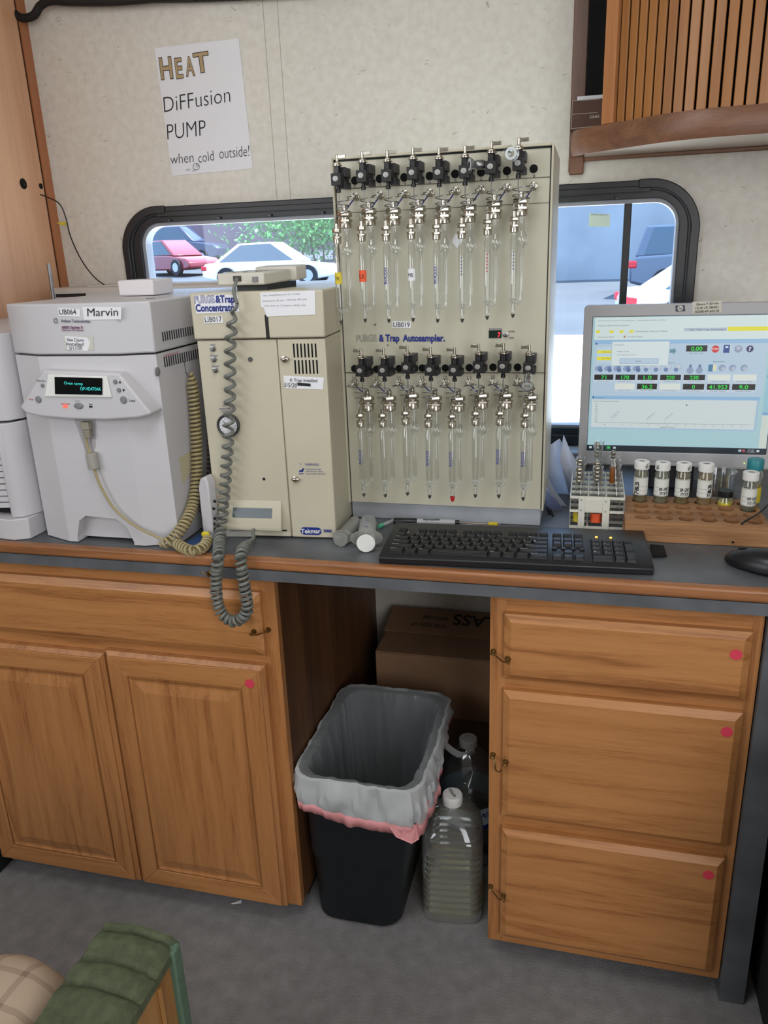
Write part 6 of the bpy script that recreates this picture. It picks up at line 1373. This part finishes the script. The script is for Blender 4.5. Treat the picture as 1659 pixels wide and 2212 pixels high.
# leaning papers
for k, (pts, lab, col) in enumerate((([(1183, 965), (1208, 950), (1232, 985), (1250, 1040), (1238, 1110), (1215, 1090), (1190, 1050)], 'pale sheet nearest the panel among the papers left of the monitor', (206, 214, 236)), ([(1217, 941), (1232, 975), (1256, 1010), (1262, 1080), (1236, 1100), (1222, 1040), (1210, 990)], 'curled white sheet with a pointed corner left of the monitor', (222, 226, 240)), ([(1180, 1030), (1200, 1060), (1232, 1100), (1240, 1130), (1215, 1125), (1190, 1100)], 'lower folded sheet standing behind the clear rack', (196, 190, 214)))):
    y_ = -.255-.022*k if k < 2 else -.33; mb = MB(); P3 = [at(u, v, 'y', y_) for u, v in pts]; c = sum(P3, Vector())/len(P3); c.y -= .008
    for i, p in enumerate(P3): p.y += .012*sin(i*1.7+k)
    n = len(P3); mb.add(P3+[c], [(i, (i+1) % n, n) for i in range(n)]); o = obj('paper_sheet', mb, glassy('sheet_%d' % k, (1, 1, 1), .02, .5, .3, milky=.97, mcol=(.84, .86, .92)), None, solid=.0004, smooth=True); tag(o, lab, 'paper', 'papers leaning beside the monitor')
sh = thing('document_sleeve', 'blue plastic document wallet leaning behind the clear rack', 'wallet', (.37, -.36, ZC)); mb = MB(); P3 = [at(u, v, 'y', -.37) for u, v in ((1180, 1055), (1205, 1085), (1232, 1120), (1236, 1142), (1212, 1143), (1192, 1130), (1180, 1110))]; mb.prism(P3[::-1], (0, .004, 0)); obj('wallet', mb, glassy('blue_film', (.55, .62, .8), .15, .1, .5, milky=.4, mcol=(.5, .56, .75)), sh, bevel=.0015)
cbm = MB()
for k, pts in enumerate((((1182, 1095), (1190, 1120), (1205, 1143)), ((1188, 1100), (1198, 1125), (1200, 1145)))): cbm.tube(smoothpath([at(u, v, 'y', -.40-.01*k) for u, v in pts], 6), .0022, 6)
tag(obj('black_cable', cbm, BLACK), 'pair of black cables hanging between the panel and the clear rack', 'cable')
bt_ = MB().box(.36, .41, -.09, -.02, ZC, .90); tag(obj('cable_tray', bt_, mat('tray_grey', (120, 124, 130), .6), bevel=.004), 'grey block under the window left of the monitor', 'block')
bs_ = MB().prism([(.50, -.33, ZC+.0008), (.70, -.36, ZC+.0008), (.72, -.20, ZC+.0008), (.50, -.15, ZC+.0008)], (0, 0, .0006))
# mouse, pad and cable
ms = thing('computer_mouse', 'black computer mouse at the right end of the worktop', 'mouse', (.70, -.63, ZC), local=True, rz=R(58))
mb = MB(); loops = []
for k, (t, sc_) in enumerate(((0, .90), (.12, 1), (.35, .98), (.6, .86), (.8, .66), (.93, .4), (1, .08))):
    L_ = []
    for i in range(40):
        a = 2*pi*i/40; x = .030*sc_*(abs(cos(a))**.85)*(1 if cos(a) > 0 else -1); y = .056*sc_*(abs(sin(a))**.9)*(1 if sin(a) > 0 else -1); L_.append(Vector((x*(1-.12*sin(a)), y, .002+t*.033*(1-.18*(y/.056)))))
    loops.append(L_)
loft(mb, loops, cap0=True, cap1=True); obj('shell', mb, mat('mouse_black', (16, 17, 22), .35), ms)
mb = MB().lathe([(.0, -.003), (.007, -.003), (.0078, 0), (.007, .003), (0, .003)], (0, .026, .0245), 18, ax='x'); obj('scroll_wheel', mb, BLACKR, ms)
mb = MB().box(-.0006, .0006, .014, .036, .006, .0285); obj('button_split', mb, VOID, ms)
mc = MB().tube(smoothpath([at(1583, 1172, 'z', ZC+.008), at(1588, 1150, 'z', ZC+.014), at(1607, 1128, 'z', .893), at(1640, 1108, 'z', .894), at(1665, 1085, 'z', .90), at(1700, 1060, 'z', .90)], 8), .0018, 8); tag(obj('mouse_cable', mc, BLACK), 'thin black mouse cable lying over the wooden vial block', 'cable')
fp2 = MB(); P3 = [at(u, v, 'z', ZC+.0005) for u, v in ((1404, 1179), (1433, 1182), (1440, 1203), (1410, 1204))]; fp2.prism(P3[::-1], (0, 0, .0035)); tag(obj('foam_pad', fp2, mat('black_foam', (8, 8, 9), .95, bump=.4, bscale=600)), 'small black foam square beside the keyboard', 'pad')
